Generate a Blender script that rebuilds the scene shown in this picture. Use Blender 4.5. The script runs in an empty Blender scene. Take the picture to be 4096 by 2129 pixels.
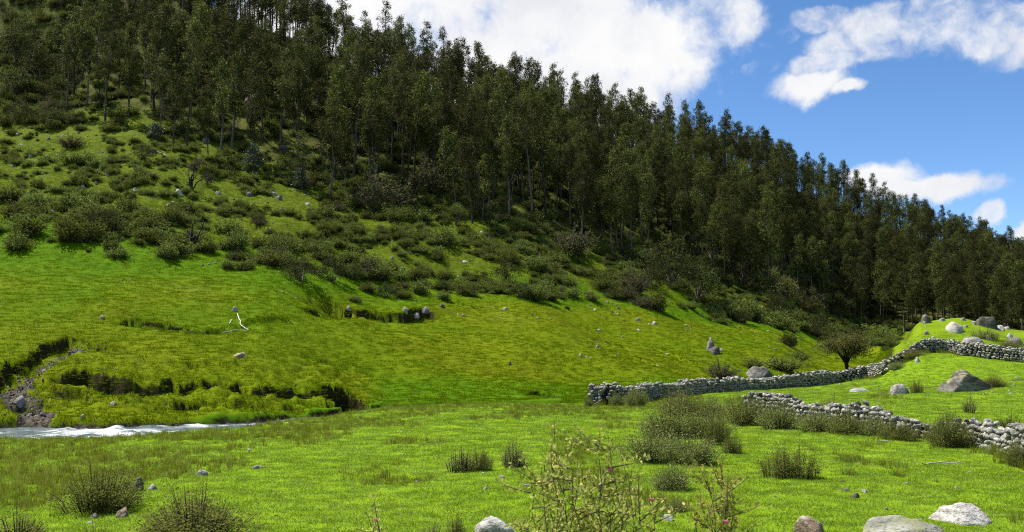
import bpy, math, random
import numpy as np
from mathutils import Vector, Matrix, Euler
random.seed(7)
rng = np.random.default_rng(11)
S = bpy.context.scene
COL = S.collection
R = math.radians

# ------------------------------------------------------------------ camera
F, U0, V0, HC = 900.0, 512.0, 266.0, 3.6        # focal length in px of a 1024 px wide frame, eye height
PITCH = math.atan(83.0 / F)
cam = bpy.data.cameras.new("camera")
cam.lens = 36.0 * F / 1024.0; cam.sensor_width = 36.0
cam.clip_start = 0.1; cam.clip_end = 6000
cam.dof.use_dof = True; cam.dof.focus_distance = 70; cam.dof.aperture_fstop = 5.0
camo = bpy.data.objects.new("camera", cam); COL.objects.link(camo)
camo.location = (0, 0, HC); camo.rotation_euler = (R(90) + PITCH, 0, 0)
S.camera = camo
S.view_settings.view_transform = 'Standard'; S.view_settings.look = 'None'
S.view_settings.gamma = 1.0; S.view_settings.use_curve_mapping = False
EXPOSURE = 1.0
S.view_settings.exposure = EXPOSURE
S.cycles.max_bounces = 5; S.cycles.diffuse_bounces = 3; S.cycles.transmission_bounces = 3
S.cycles.transparent_max_bounces = 4
S.cycles.use_denoising = False; S.cycles.filter_width = 1.15

def ray(u, v):
    a, b = (u - U0) / F, (V0 - v) / F
    c, s = math.cos(PITCH), math.sin(PITCH)
    d = np.array([a, c - b * s, s + b * c]); return d / d[1]      # unit forward

# ------------------------------------------------------------------ sun and sky
SUN_EL, SUN_AZ = R(60), R(-58)        # azimuth from +Y, negative is to the left: high, beyond the hill on the left
sun = bpy.data.lights.new("sun", 'SUN'); sun.energy = 4.6; sun.angle = R(0.53); sun.color = (1.0, 0.95, 0.86)
suno = bpy.data.objects.new("sun", sun); COL.objects.link(suno)
sd = Vector((math.sin(SUN_AZ) * math.cos(SUN_EL), math.cos(SUN_AZ) * math.cos(SUN_EL), math.sin(SUN_EL)))
suno.rotation_euler = sd.to_track_quat('Z', 'Y').to_euler(); suno.location = (-60, 100, 200)

class NT:
    def __init__(s, tree): s.t = tree; s.n = tree.nodes; s.l = tree.links
    def put(s, sock, val):
        if val is None: return
        if isinstance(val, bpy.types.NodeSocket): s.l.new(val, sock)
        else:
            if sock.type == 'RGBA' and hasattr(val, '__len__') and len(val) == 3: val = (*val, 1)
            sock.default_value = val
    def node(s, typ, **kw):
        n = s.n.new(typ)
        for k, v in kw.items(): setattr(n, k, v)
        return n
    def m(s, op, a, b=None, c=None, clamp=False):
        n = s.node('ShaderNodeMath', operation=op, use_clamp=clamp)
        for i, x in enumerate((a, b, c)): s.put(n.inputs[i], x)
        return n.outputs[0]
    def vm(s, op, a, b=None, out=0):
        n = s.node('ShaderNodeVectorMath', operation=op)
        s.put(n.inputs[0], a); s.put(n.inputs[1], b); return n.outputs[out]
    def noise(s, vec, scale, detail=4, rough=.55, dist=0.0, out='Fac'):
        n = s.node('ShaderNodeTexNoise')
        s.put(n.inputs['Vector'], vec); s.put(n.inputs['Scale'], scale); s.put(n.inputs['Detail'], detail)
        s.put(n.inputs['Roughness'], rough); s.put(n.inputs['Distortion'], dist); return n.outputs[out]
    def vor(s, vec, scale, out='Distance', feature='F1'):
        n = s.node('ShaderNodeTexVoronoi', feature=feature)
        s.put(n.inputs['Vector'], vec); s.put(n.inputs['Scale'], scale); return n.outputs[out]
    def ss(s, x, lo, hi, a=0.0, b=1.0):
        n = s.node('ShaderNodeMapRange', interpolation_type='SMOOTHSTEP')
        for i, q in enumerate((x, lo, hi, a, b)): s.put(n.inputs[i], q)
        return n.outputs[0]
    def mix(s, f, a, b):
        n = s.node('ShaderNodeMix', data_type='RGBA')
        s.put(n.inputs[0], f); s.put(n.inputs[6], a); s.put(n.inputs[7], b); return n.outputs[2]
    def attr(s, name, typ='GEOMETRY', out='Fac'):
        n = s.node('ShaderNodeAttribute', attribute_name=name, attribute_type=typ); return n.outputs[out]

W = bpy.data.worlds.new("World"); S.world = W; W.use_nodes = True
w = NT(W.node_tree)
for n in list(w.n): w.n.remove(n)
sky = w.node('ShaderNodeTexSky', sky_type='NISHITA')
sky.sun_disc = False; sky.sun_elevation = SUN_EL; sky.sun_rotation = SUN_AZ
sky.altitude = 3500; sky.air_density = 1.0; sky.dust_density = 0.3; sky.ozone_density = 1.6
SKYK = 0.092
tc = w.node('ShaderNodeTexCoord').outputs['Generated']
sep = w.node('ShaderNodeSeparateXYZ'); w.l.new(tc, sep.inputs[0])
dx, dy, dz = sep.outputs
warp = w.noise(tc, 9.0, 6, .6, 0, 'Color')
warp = w.vm('SUBTRACT', warp, (.5, .5, .5))
warp2 = w.vm('MULTIPLY', warp, (.055, .055, .055))
tcw = w.vm('ADD', tc, warp2)
# cumulus banks: soft ellipsoids in the directions where they stand
clouds = [(420, -20, 130, 85, 1), (560, 20, 120, 70, 1), (590, 75, 120, 80, 1), (638, 50, 85, 58, 1), (674, 72, 46, 34, 1), (700, 20, 56, 34, .16),
          (470, 70, 90, 60, .9), (330, 40, 120, 60, .9),
          (812, 91, 34, 14, .95), (848, 95, 16, 8, .8), (822, 72, 28, 16, .26), (846, 50, 36, 20, .28), (893, 30, 60, 30, .32), (950, 12, 52, 28, .30),
          (1015, 24, 54, 22, .34), (1080, 30, 60, 30, .9), (818, 17, 26, 14, .12), (776, 38, 16, 12, -.12), (762, 73, 16, 7, -.16),
          (930, 186, 54, 14, 1), (882, 178, 32, 15, .8), (985, 214, 14, 11, .4), (1030, 231, 18, 9, .6), (700, -70, 200, 50, .8)]
field = None
for (u, v, ru, rv, k) in clouds:
    c = ray(u, v); c = c / np.linalg.norm(c)
    q = w.vm('SUBTRACT', tcw, tuple(c))
    q = w.vm('MULTIPLY', q, (F / ru, F / ru * .8, F / rv))
    ln = w.vm('LENGTH', q, out=1)
    g = w.m('MULTIPLY_ADD', ln, -k, k)           # k(1-r)
    g = w.m('MULTIPLY_ADD', ln, -1.0, 1.0); g = w.m('MINIMUM', w.m('MULTIPLY', g, 1.6), k)
    field = g if field is None else w.m('SMOOTH_MAX', field, g, .12)
# the same fair-weather cumulus go on over the rest of the sky
far = w.m('MULTIPLY_ADD', w.noise(tc, 2.6, 3, .5), 4.0, -2.15)
far = w.m('SUBTRACT', far, w.ss(dy, .45, .80, 0, 3))
field = w.m('MAXIMUM', field, far)
puff = w.noise(tcw, 16.0, 9, .60)
field = w.m('ADD', field, w.m('MULTIPLY_ADD', puff, 2.3, -1.30))
field = w.m('ADD', field, w.m('MULTIPLY_ADD', w.noise(tcw, 60.0, 5, .6), .55, -.275))
dens = w.ss(field, -.30, .72)
shade = w.noise(w.vm('ADD', tcw, (.01, 0, .03)), 8.0, 6, .55)
shade = w.ss(shade, .3, .68)
CL = 0.50 / SKYK
ccol = w.mix(shade, (CL * .78, CL * .80, CL * .86), (CL, CL, CL))
hsv = w.node('ShaderNodeHueSaturation'); hsv.inputs['Saturation'].default_value = 1.18; hsv.inputs['Value'].default_value = 1.0
w.l.new(sky.outputs[0], hsv.inputs['Color'])
skyc = w.mix(dens, hsv.outputs[0], ccol)
bg = w.node('ShaderNodeBackground'); w.l.new(skyc, bg.inputs[0]); bg.inputs[1].default_value = SKYK
wo = w.node('ShaderNodeOutputWorld'); w.l.new(bg.outputs[0], wo.inputs[0])

# ------------------------------------------------------------------ numeric noise
def _h(ix, iy, seed):
    n = (ix.astype(np.int64) * 374761393 + iy.astype(np.int64) * 668265263 + seed * 1442695041) & 0xffffffff
    n = ((n ^ (n >> 13)) * 1274126177) & 0xffffffff
    return (n ^ (n >> 16)) & 0xffffffff
def perlin(x, y, seed=0):
    ix, iy = np.floor(x), np.floor(y); fx, fy = x - ix, y - iy
    def g(ax, ay):
        a = _h(ix + ax, iy + ay, seed) / 4294967295.0 * 2 * np.pi
        return np.cos(a) * (fx - ax) + np.sin(a) * (fy - ay)
    s = lambda t: t * t * t * (t * (t * 6 - 15) + 10)
    sx, sy = s(fx), s(fy)
    a = g(0, 0) * (1 - sx) + g(1, 0) * sx; b = g(0, 1) * (1 - sx) + g(1, 1) * sx
    return (a * (1 - sy) + b * sy) * 1.5
def fbm(x, y, sc, octv=4, seed=0, gain=.5):
    t, a = 0, 1.0
    for o in range(octv):
        t = t + a * perlin(x / sc + 17.3 * o, y / sc - 9.1 * o, seed + o); a *= gain; sc /= 2.03
    return t
def sst(x, a, b):
    t = np.clip((x - a) / (b - a), 0, 1); return t * t * (3 - 2 * t)

# ------------------------------------------------------------------ the lie of the land
def zv(u, v, d): return HC + ray(u, v)[2] * d
Z = lambda d, z: (d, z, 1)
TAB = {  # columns by bearing: meadow edge, slope foot, mid slope, grass/shrub border, forest foot, mid forest, ridge
 -300: [Z(34, 0), Z(46, .1), Z(66, 5), Z(90, 15), Z(150, 45), Z(200, 75), Z(260, 118)],
 0:    [Z(35.6, 0), Z(46.5, .15), (64, 335), (92, 245), (165, 115), (200, 50), (260, -60)],
 128:  [Z(38, 0), Z(47.2, .15), (64, 340), (93, 250), (160, 120), (195, 65), (245, -15)],
 256:  [Z(45.4, 0), Z(50.5, .1), (66, 345), (96, 265), (152, 165), (190, 100), (240, 32)],
 384:  [Z(56, 0), Z(61, 0), (77, 350), (103, 290), (150, 190), (195, 136), (245, 88)],
 512:  [Z(60, 0), Z(63.5, 0), (82, 355), (112, 292), (152, 222), (205, 168), (265, 130)],
 640:  [Z(64, 0), Z(71, .2), (96, 358), (128, 302), (170, 252), (230, 195), (300, 155)],
 768:  [Z(84, 0), Z(92, 0), (116, 352), (152, 325), (200, 285), (270, 220), (345, 180)],
 830:  [Z(86, .2), Z(95, 0), (130, 362), (175, 340), (240, 312), (310, 245), (385, 207)],
 870:  [Z(80, .6), Z(95, .9), (125, 364), (190, 345), (260, 322), (330, 265), (405, 222)],
 895:  [Z(70, .8), Z(87, 2.4), Z(101, 4.0), Z(130, 2.2), (255, 328), (330, 275), (415, 230)],
 920:  [Z(66, .8), Z(85, 3.6), Z(101, 6.8), Z(125, 3), (240, 332), (330, 283), (425, 240)],
 960:  [Z(62, .8), Z(84, 3.4), Z(101, 7.2), Z(125, 3), (225, 335), (330, 292), (450, 255)],
 1024: [Z(56, .8), Z(80, 2.6), Z(100, 5.6), Z(125, 3.5), (200, 340), (330, 300), (490, 272)],
 1300: [Z(50, .9), Z(75, 3), Z(100, 5), Z(130, 5), Z(180, 8), Z(350, 25), Z(560, 55)]}
TU = np.array(sorted(TAB), float)
TD = np.array([[p[0] for p in TAB[int(u)]] for u in TU], float)
TZ = np.array([[p[1] if len(p) == 3 else zv(u, p[1], p[0]) for p in TAB[int(u)]] for u in TU], float)
def knots(u):
    u = np.clip(u, TU[0], TU[-1])
    i = np.clip(np.searchsorted(TU, u, side='right') - 1, 0, len(TU) - 2)
    t = (u - TU[i]) / (TU[i + 1] - TU[i]); t = (t * t * (3 - 2 * t) * .5 + t * .5)[..., None]
    D = TD[i] * (1 - t) + TD[i + 1] * t; Zk = TZ[i] * (1 - t) + TZ[i + 1] * t
    n = len(u); o = np.ones((n, 1))
    D = np.hstack([o * -300, o * 0, o * 6, o * 11, o * 15, o * 19, o * 28, D, D[:, -1:] + 70, o * 1700])
    Zk = np.hstack([o * 2.4, o * 1.9, o * 1.45, o * .62, o * .14, o * 0, o * 0, Zk, Zk[:, -1:] - 10, Zk[:, -1:] - 40])
    return D, Zk
def base(x, y):
    x = np.atleast_1d(np.asarray(x, float)); y = np.atleast_1d(np.asarray(y, float))
    out = np.empty(len(x)); STEP = 120000
    for a in range(0, len(x), STEP):
        xs, ys = x[a:a + STEP], y[a:a + STEP]
        u = U0 + F * xs / np.maximum(ys, 14)
        D, Zk = knots(u); h = np.diff(D, axis=1); s = np.diff(Zk, axis=1) / h
        m = np.zeros_like(D)
        ok = s[:, :-1] * s[:, 1:] > 0
        w1, w2 = 2 * h[:, 1:] + h[:, :-1], h[:, 1:] + 2 * h[:, :-1]
        with np.errstate(divide='ignore', invalid='ignore'):
            hm = (w1 + w2) / (w1 / s[:, :-1] + w2 / s[:, 1:])
        m[:, 1:-1] = np.where(ok, hm, 0); m[:, 0] = s[:, 0]; m[:, -1] = s[:, -1]
        k = np.clip((D <= ys[:, None]).sum(1) - 1, 0, D.shape[1] - 2); r = np.arange(len(xs))
        hh = h[r, k]; t = np.clip((ys - D[r, k]) / hh, 0, 1)
        t2, t3 = t * t, t * t * t
        out[a:a + STEP] = ((2 * t3 - 3 * t2 + 1) * Zk[r, k] + (t3 - 2 * t2 + t) * hh * m[r, k]
                           + (-2 * t3 + 3 * t2) * Zk[r, k + 1] + (t3 - t2) * hh * m[r, k + 1])
    return out
_T = np.concatenate([np.arange(7, 140, .12), np.arange(140, 640, .6)])
def at(u, v):
    """pixel of the 1024 px frame -> point where that line of sight meets the land"""
    d = ray(u, v); zb = base(d[0] * _T, _T); hit = np.nonzero(HC + d[2] * _T < zb)[0]
    y = _T[hit[0]] if len(hit) else 600.0
    return d[0] * y, y
K = 1 / 2.5156
def at2(x, y): return at(x * K, y * K)          # the same for a 2576 px wide enlargement

ST_U = [-300, 0, 128, 256, 330, 384, 450, 560, 640]
ST_C = [40.5, 41.4, 42.6, 46.3, 51.8, 58.6, 61.8, 62.6, 66]
ST_W = [4.4, 4.2, 4.0, 3.1, 2.4, 1.7, 1.0, .5, .05]
WATER = -0.42
SCARPS = [  # turf edges with a drop on the valley side: outline, drop, length of the hollow below
 ([(-60, 985), (0, 935), (40, 905), (75, 880), (110, 858), (160, 848), (205, 847)], .95, 3.4),
 ([(228, 928), (260, 945), (310, 955), (390, 966), (430, 955), (470, 945), (530, 947), (600, 958)], 1.15, 3.2),
 ([(545, 985), (600, 970), (650, 973), (700, 970), (770, 985)], 1.0, 2.8),
 ([(770, 990), (800, 986), (850, 986), (900, 1003), (950, 1024)], 1.8, 5.5),
 ([(305, 800), (380, 803), (440, 812), (500, 822), (570, 818)], .6, 2.6),
 ([(205, 847), (260, 862), (350, 866)], .35, 2.0),
 ([(748, 782), (800, 775), (860, 772)], .9, 3.0), ([(852, 796), (868, 776), (930, 778), (1000, 785), (1065, 771)], 1.3, 4.5),
 ([(570, 818), (640, 800), (700, 803), (735, 812)], .32, 2.2),
 ([(1305, 992), (1360, 984), (1400, 992), (1455, 1000)], .7, 3.0),
 ([(1480, 846), (1530, 860), (1575, 872)], .3, 2.0), ([(1655, 868), (1700, 890), (1765, 922)], .4, 2.4),
 ([(1600, 900), (1680, 925), (1740, 945)], .3, 2.2), ([(1480, 700), (1560, 725), (1640, 745)], .4, 3.0),
 ([(110, 990), (180, 985), (250, 1000), (320, 1010), (400, 1000)], .5, 2.2), ([(420, 1020), (500, 1010), (560, 1015), (640, 1010)], .45, 2.0),
 ([(250, 1040), (320, 1030), (400, 1035)], .4, 1.8), ([(1130, 745), (1170, 765), (1230, 775)], .4, 2.4),
 ([(0, 1010), (60, 1000), (100, 1015)], .5, 2.0), ([(700, 1010), (760, 1020), (800, 1040)], .4, 1.8)]
SC = [(np.array([at2(*p) for p in pl]), h, L) for pl, h, L in SCARPS]

SC = [(P_, h_, L_, (1, -.35) if k_ == 0 else (0, -1)) for k_, (P_, h_, L_) in enumerate(SC)]
WASH = np.array([at2(*p) for p in [(215, 868), (165, 868), (110, 905), (55, 950), (30, 985), (95, 1030), (90, 1070)]])
def land(x, y, gravel=False):
    x = np.atleast_1d(np.asarray(x, float)); y = np.atleast_1d(np.asarray(y, float))
    z = base(x, y); u = U0 + F * x / np.maximum(y, 14)
    D, _ = knots(u); k3, k4, k5, k6, k7 = (D[:, 7 + i] for i in range(5))
    hill = sst(y, k4, k4 + 12) * np.where(u > 880, .45, 1)
    belt = sst(y, k6 - 10, k6 + 15)
    z = z + .07 * fbm(x, y, 5, 3, 3) * sst(y, 14, 20) + .035 * fbm(x, y, 1.1, 2, 21)
    z = z + hill * (.55 * fbm(x, y, 18, 3, 5) + .055 * fbm(x, y, 2.2, 3, 8))
    z = z + belt * (.9 * fbm(x, y, 26, 3, 14) + .32 * np.abs(fbm(x, y, 3.2, 3, 9)))
    # hummocky turf between the stream and the first slope
    hum = sst(y, k4 - 1.5, k4 + 2) * (1 - sst(y, k4 + 10, k4 + 17)) * (1 - sst(u, 330, 430))
    b = 1 - np.abs(fbm(x * .75, y * 1.3, 3.2, 3, 31))
    n1 = fbm(x * .42, y, 3.4, 3, 35); n2 = fbm(x * .6, y, 1.5, 3, 37)
    z = z + hum * (.45 * (b - .65) + .34 * sst(n1, -.02, .10) + .16 * sst(n2, .04, .15) + .10 * fbm(x, y, .7, 2, 33) - .3)
    # stepped cattle terraces on the open slope
    ter = hill * (1 - belt) * (1 - sst(u, 880, 900))
    ph = z / .55 + 1.6 * fbm(x, y, 11, 2, 40); fr = ph - np.floor(ph)
    z = z + ter * sst(fbm(x, y, 14, 2, 44), .1, .6) * .22 * (sst(fr, .0, .25) - fr)
    # stream channel
    c = np.interp(u, ST_U, ST_C); wd = np.interp(u, ST_U, ST_W)
    wob = .35 * fbm(x, y, 2.4, 3, 50)
    q = np.abs(y - c) + wob
    ch = 1 - sst(q, wd - .1, wd + .75)
    bed = WATER - .45 * (1 - .3 * q / np.maximum(wd, .3)) + .12 * fbm(x, y, .7, 2, 52)
    z = np.where(wd > .06, z * (1 - ch) + np.minimum(bed, z) * ch, z)
    gr = ch.copy()
    sel = (y > 40) & (y < 130) & (u > -200) & (u < 1000)
    if sel.any():
        xs, ys = x[sel] + .40 * fbm(x[sel], y[sel], 1.3, 3, 61), y[sel] + .38 * fbm(x[sel], y[sel], 1.6, 3, 60)
        dz = np.zeros(len(xs)); gg = np.zeros(len(xs))
        for P, h, L, sd_ in SC:
            best = np.full(len(xs), 1e9); side = np.zeros(len(xs)); par = np.zeros(len(xs))
            seg = np.linalg.norm(np.diff(P, axis=0), axis=1); cum = np.concatenate([[0], np.cumsum(seg)]); tot = cum[-1]
            near = (xs > P[:, 0].min() - 8) & (xs < P[:, 0].max() + 8) & (ys > P[:, 1].min() - 8) & (ys < P[:, 1].max() + 8)
            ii = np.nonzero(near)[0]
            for j in range(len(seg)):
                a, bb = P[j], P[j + 1]; dv = (bb - a) / seg[j]
                px, py = xs[ii] - a[0], ys[ii] - a[1]
                t = np.clip(px * dv[0] + py * dv[1], 0, seg[j])
                ex, ey = px - t * dv[0], py - t * dv[1]; dd = np.hypot(ex, ey)
                nx, ny = dv[1], -dv[0]
                if nx * sd_[0] + ny * sd_[1] < 0: nx, ny = -nx, -ny                     # towards the valley
                s_ = ex * nx + ey * ny
                up = dd < best[ii]
                k = ii[up]; best[k] = dd[up]; side[k] = s_[up]; par[k] = (cum[j] + t[up]) / tot
            end = sst(par, -.001, .07) * (1 - sst(par, .93, 1.001))
            s2 = np.where(side > 0, best, -best)
            drop = sst(s2, -.05, .42) * (1 - sst(s2, L * .25, L)) * end
            dz = np.minimum(dz, -h * drop)
            if h > 1.7: gg = np.maximum(gg, sst(s2, .1, .5) * (1 - sst(s2, L * .45, L * 1.05)) * end)
            # turf lip
            dz = dz + .10 * end * np.exp(-((s2 + .35) / .35) ** 2) * h
        bp = np.full(len(xs), 1e9)      # gravel washout running down to the water
        for a, bb in zip(WASH[:-1], WASH[1:]):
            dv = bb - a; ll = np.linalg.norm(dv); dv = dv / ll; px, py = xs - a[0], ys - a[1]; t = np.clip(px * dv[0] + py * dv[1], 0, ll); bp = np.minimum(bp, np.hypot(px - t * dv[0], py - t * dv[1]))
        wf = 1 - sst(bp, .35, 1.25); dz = dz - .25 * wf; gg = np.maximum(gg, wf)
        z[sel] += dz; gr[sel] = np.maximum(gr[sel], gg)
    return (z, gr) if gravel else z
def zat(x, y): return float(land([x], [y])[0])

# ------------------------------------------------------------------ helpers
def mesh_obj(name, V, Fc, mat=None, parent=None, smooth=False, attrs=None, link=True):
    me = bpy.data.meshes.new(name)
    V = np.asarray(V, np.float32); Fc = np.asarray(Fc, np.int32)
    me.vertices.add(len(V)); me.vertices.foreach_set('co', V.ravel())
    k = Fc.shape[1]
    me.loops.add(Fc.size); me.loops.foreach_set('vertex_index', Fc.ravel())
    me.polygons.add(len(Fc)); me.polygons.foreach_set('loop_start', np.arange(0, Fc.size, k, dtype=np.int32))
    me.update(calc_edges=True)
    if smooth: me.polygons.foreach_set('use_smooth', np.ones(len(Fc), bool))
    for an, av in (attrs or {}).items():
        a = me.attributes.new(an, 'FLOAT', 'POINT'); a.data.foreach_set('value', np.asarray(av, np.float32))
    if mat: me.materials.append(mat)
    o = bpy.data.objects.new(name, me)
    if link: COL.objects.link(o)
    if parent: o.parent = parent
    return o
def tag(o, label, cat, group=None):
    o['label'] = label; o['category'] = cat
    if group: o['group'] = group
    return o
def empty(name, loc=(0, 0, 0), rz=0, sc=(1, 1, 1)):
    o = bpy.data.objects.new(name, None); o.empty_display_size = .2; COL.objects.link(o)
    o.location = loc; o.rotation_euler = (0, 0, rz); o.scale = sc; return o
def inst(proto, name, loc, rz, sc, label, cat, group=None, tilt=(0, 0)):
    """an individual of a kind: an Empty with its own objects for each part (mesh data shared)"""
    r = empty(name, loc, rz, sc); r.rotation_euler = (tilt[0], tilt[1], rz)
    for pn, me in proto:
        c = bpy.data.objects.new(pn, me); COL.objects.link(c); c.parent = r
    return tag(r, label, cat, group)

def tube(pts, rad, n=5):
    pts = np.asarray(pts, float); rad = np.asarray(rad, float); m = len(pts)
    tg = np.gradient(pts, axis=0); tg /= np.linalg.norm(tg, axis=1)[:, None] + 1e-9
    ref = np.where(np.abs(tg[:, 2:3]) > .9, [[1., 0, 0]], [[0, 0, 1.]])
    a = np.cross(tg, ref); a /= np.linalg.norm(a, axis=1)[:, None]; b = np.cross(tg, a)
    an = np.linspace(0, 2 * np.pi, n, endpoint=False)
    V = pts[:, None] + rad[:, None, None] * (np.cos(an)[None, :, None] * a[:, None] + np.sin(an)[None, :, None] * b[:, None])
    i, j = np.meshgrid(np.arange(m - 1), np.arange(n), indexing='ij'); i, j = i.ravel(), j.ravel(); j2 = (j + 1) % n
    return V.reshape(-1, 3), np.stack([i * n + j, i * n + j2, (i + 1) * n + j2, (i + 1) * n + j], 1)
class Acc:
    def __init__(s): s.V, s.F, s.n = [], [], 0
    def add(s, V, Fc): s.V.append(V); s.F.append(Fc + s.n); s.n += len(V)
    def mesh(s, name, mat, smooth=True):
        o = mesh_obj(name, np.concatenate(s.V), np.concatenate(s.F), mat, smooth=smooth, link=False); return o.data
def leaves(P, D, length, width, rg, jitter=.6, tri=False):
    """a leaf per point: P positions, D rough direction of each leaf"""
    n = len(P); d = D + jitter * rg.normal(size=(n, 3)); d /= np.linalg.norm(d, axis=1)[:, None]
    s = np.cross(d, rg.normal(size=(n, 3))); s /= np.linalg.norm(s, axis=1)[:, None] + 1e-9
    L = (length * rg.uniform(.6, 1.35, n))[:, None]; Wd = (width * rg.uniform(.7, 1.3, n))[:, None]
    nn = np.cross(d, s)
    a = P; c = P + d * L; b = P + d * L * .45 + s * Wd * .5 + nn * Wd * .12; e = P + d * L * .45 - s * Wd * .5 + nn * Wd * .12
    V = np.stack([a, b, c, e], 1).reshape(-1, 3); Fc = np.arange(4 * n).reshape(-1, 4)
    sh = np.repeat(rg.uniform(0, 1, n), 4)
    return V, Fc, sh
def leafmesh(name, P, D, ln, wd, mat, rg, jitter=.6):
    V, Fc, sh = leaves(np.asarray(P), np.asarray(D), ln, wd, rg, jitter)
    return mesh_obj(name, V, Fc, mat, attrs={'shade': sh}, link=False).data

# ------------------------------------------------------------------ materials
def newmat(name):
    m = bpy.data.materials.new(name); m.use_nodes = True
    t = NT(m.node_tree)
    for n in list(t.n): t.n.remove(n)
    out = t.node('ShaderNodeOutputMaterial'); return m, t, out
def bsdf(t, col, rough=.8, spec=.3, normal=None):
    p = t.node('ShaderNodeBsdfPrincipled'); t.put(p.inputs['Base Color'], col); t.put(p.inputs['Roughness'], rough)
    t.put(p.inputs['Specular IOR Level'], spec); t.put(p.inputs['Normal'], normal); return p.outputs[0]
def bump(t, h, strength=.5, dist=.1):
    b = t.node('ShaderNodeBump'); t.put(b.inputs['Strength'], strength); t.put(b.inputs['Distance'], dist); t.put(b.inputs['Height'], h); return b.outputs[0]
def pos(t): return t.node('ShaderNodeNewGeometry').outputs['Position']

def leaf_mat(name, dark, light, tip, trans=.25, rough=.45, spec=.4, clump=.5, objvar=.35):
    m, t, out = newmat(name)
    sh = t.attr('shade'); ob = t.node('ShaderNodeObjectInfo').outputs['Random']
    P = pos(t); n = t.noise(P, clump, 2, .5)
    f = t.m('ADD', t.m('MULTIPLY', sh, .45), t.m('MULTIPLY', t.ss(n, .3, .7), .55))
    c = t.mix(f, dark, light)
    tipf = t.m('MULTIPLY', t.ss(sh, .62, 1.0), t.ss(t.m('ADD', ob, t.m('MULTIPLY', n, .6)), .55, 1.2))
    c = t.mix(tipf, c, tip)
    h = t.node('ShaderNodeHueSaturation'); t.put(h.inputs['Color'], c)
    t.put(h.inputs['Value'], t.m('MULTIPLY_ADD', ob, objvar * 2, 1 - objvar)); t.put(h.inputs['Hue'], t.m('MULTIPLY_ADD', ob, .045, .476))
    c = h.outputs[0]
    p = bsdf(t, c, rough, spec)
    tr = t.node('ShaderNodeBsdfTranslucent'); t.put(tr.inputs[0], c)
    mx = t.node('ShaderNodeMixShader'); t.put(mx.inputs[0], trans); t.l.new(p, mx.inputs[1]); t.l.new(tr.outputs[0], mx.inputs[2])
    t.l.new(mx.outputs[0], out.inputs[0]); return m
M_EUC = leaf_mat('eucalyptus_leaf', (.028, .034, .008), (.078, .086, .022), (.19, .20, .035), .34, .6, .06, .30, .35)
M_EUCY = leaf_mat('young_eucalyptus_leaf', (.02, .032, .022), (.048, .068, .048), (.08, .10, .07), .22, .5, .3, .5, .2)
M_SHRUB = leaf_mat('shrub_leaf', (.058, .082, .011), (.142, .178, .030), (.21, .22, .06), .42, .8, .08, 1.2, .30)
M_SHRUBN = leaf_mat('near_shrub_leaf', (.095, .125, .018), (.235, .260, .060), (.45, .42, .20), .45, .7, .10, 4.0, .12)
M_BUSHD = leaf_mat('dark_bush_leaf', (.026, .034, .008), (.075, .085, .020), (.12, .14, .030), .30, .7, .10, .6, .25)
M_BUSHO = leaf_mat('olive_bush_leaf', (.075, .080, .026), (.165, .168, .045), (.23, .22, .08), .3, .8, .08, .8, .12)
M_MAUVE = leaf_mat('brown_shrub_leaf', (.060, .058, .026), (.125, .118, .052), (.18, .165, .085), .35, .85, .06, 1.0, .15)
M_HERO = leaf_mat('pale_shrub_leaf', (.22, .23, .03), (.44, .43, .10), (.60, .50, .20), .48, .6, .12, 9.0, .1)
M_GRASS = leaf_mat('meadow_grass', (.140, .228, .010), (.205, .305, .020), (.62, .58, .28), .46, .9, .03, .25, .10)
M_SLOPE = leaf_mat('slope_grass', (.078, .140, .001), (.118, .172, .002), (.17, .20, .01), .45, .9, .02, .05, .06)
M_WEED = leaf_mat('meadow_weed', (.125, .165, .010), (.230, .255, .030), (.38, .32, .11), .45, .8, .08, 1.0, .25)
def bark(name, a, b, sc=3.0, rough=.85):
    m, t, out = newmat(name)
    P = t.node('ShaderNodeTexCoord').outputs['Object']
    st = t.vm('MULTIPLY', P, (1, 1, .25)); n = t.noise(st, sc, 5, .6)
    ob = t.node('ShaderNodeObjectInfo').outputs['Random']
    c = t.mix(t.ss(t.m('ADD', n, t.m('MULTIPLY_ADD', ob, .3, -.15)), .35, .68), a, b)
    t.l.new(bsdf(t, c, rough, .2, bump(t, n, .6, .03)), out.inputs[0]); return m
M_BARK = bark('eucalyptus_bark', (.030, .025, .018), (.125, .110, .085))
M_PALEBARK = bark('pale_bark', (.30, .27, .22), (.55, .52, .45))
M_TWIG = bark('twig_bark', (.045, .036, .024), (.12, .098, .065), 9)
M_BLACK = bark('charred_wood', (.012, .011, .010), (.04, .036, .032), 9)
M_DRIFT = bark('bleached_wood', (.36, .32, .25), (.62, .58, .50), 8)

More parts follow.
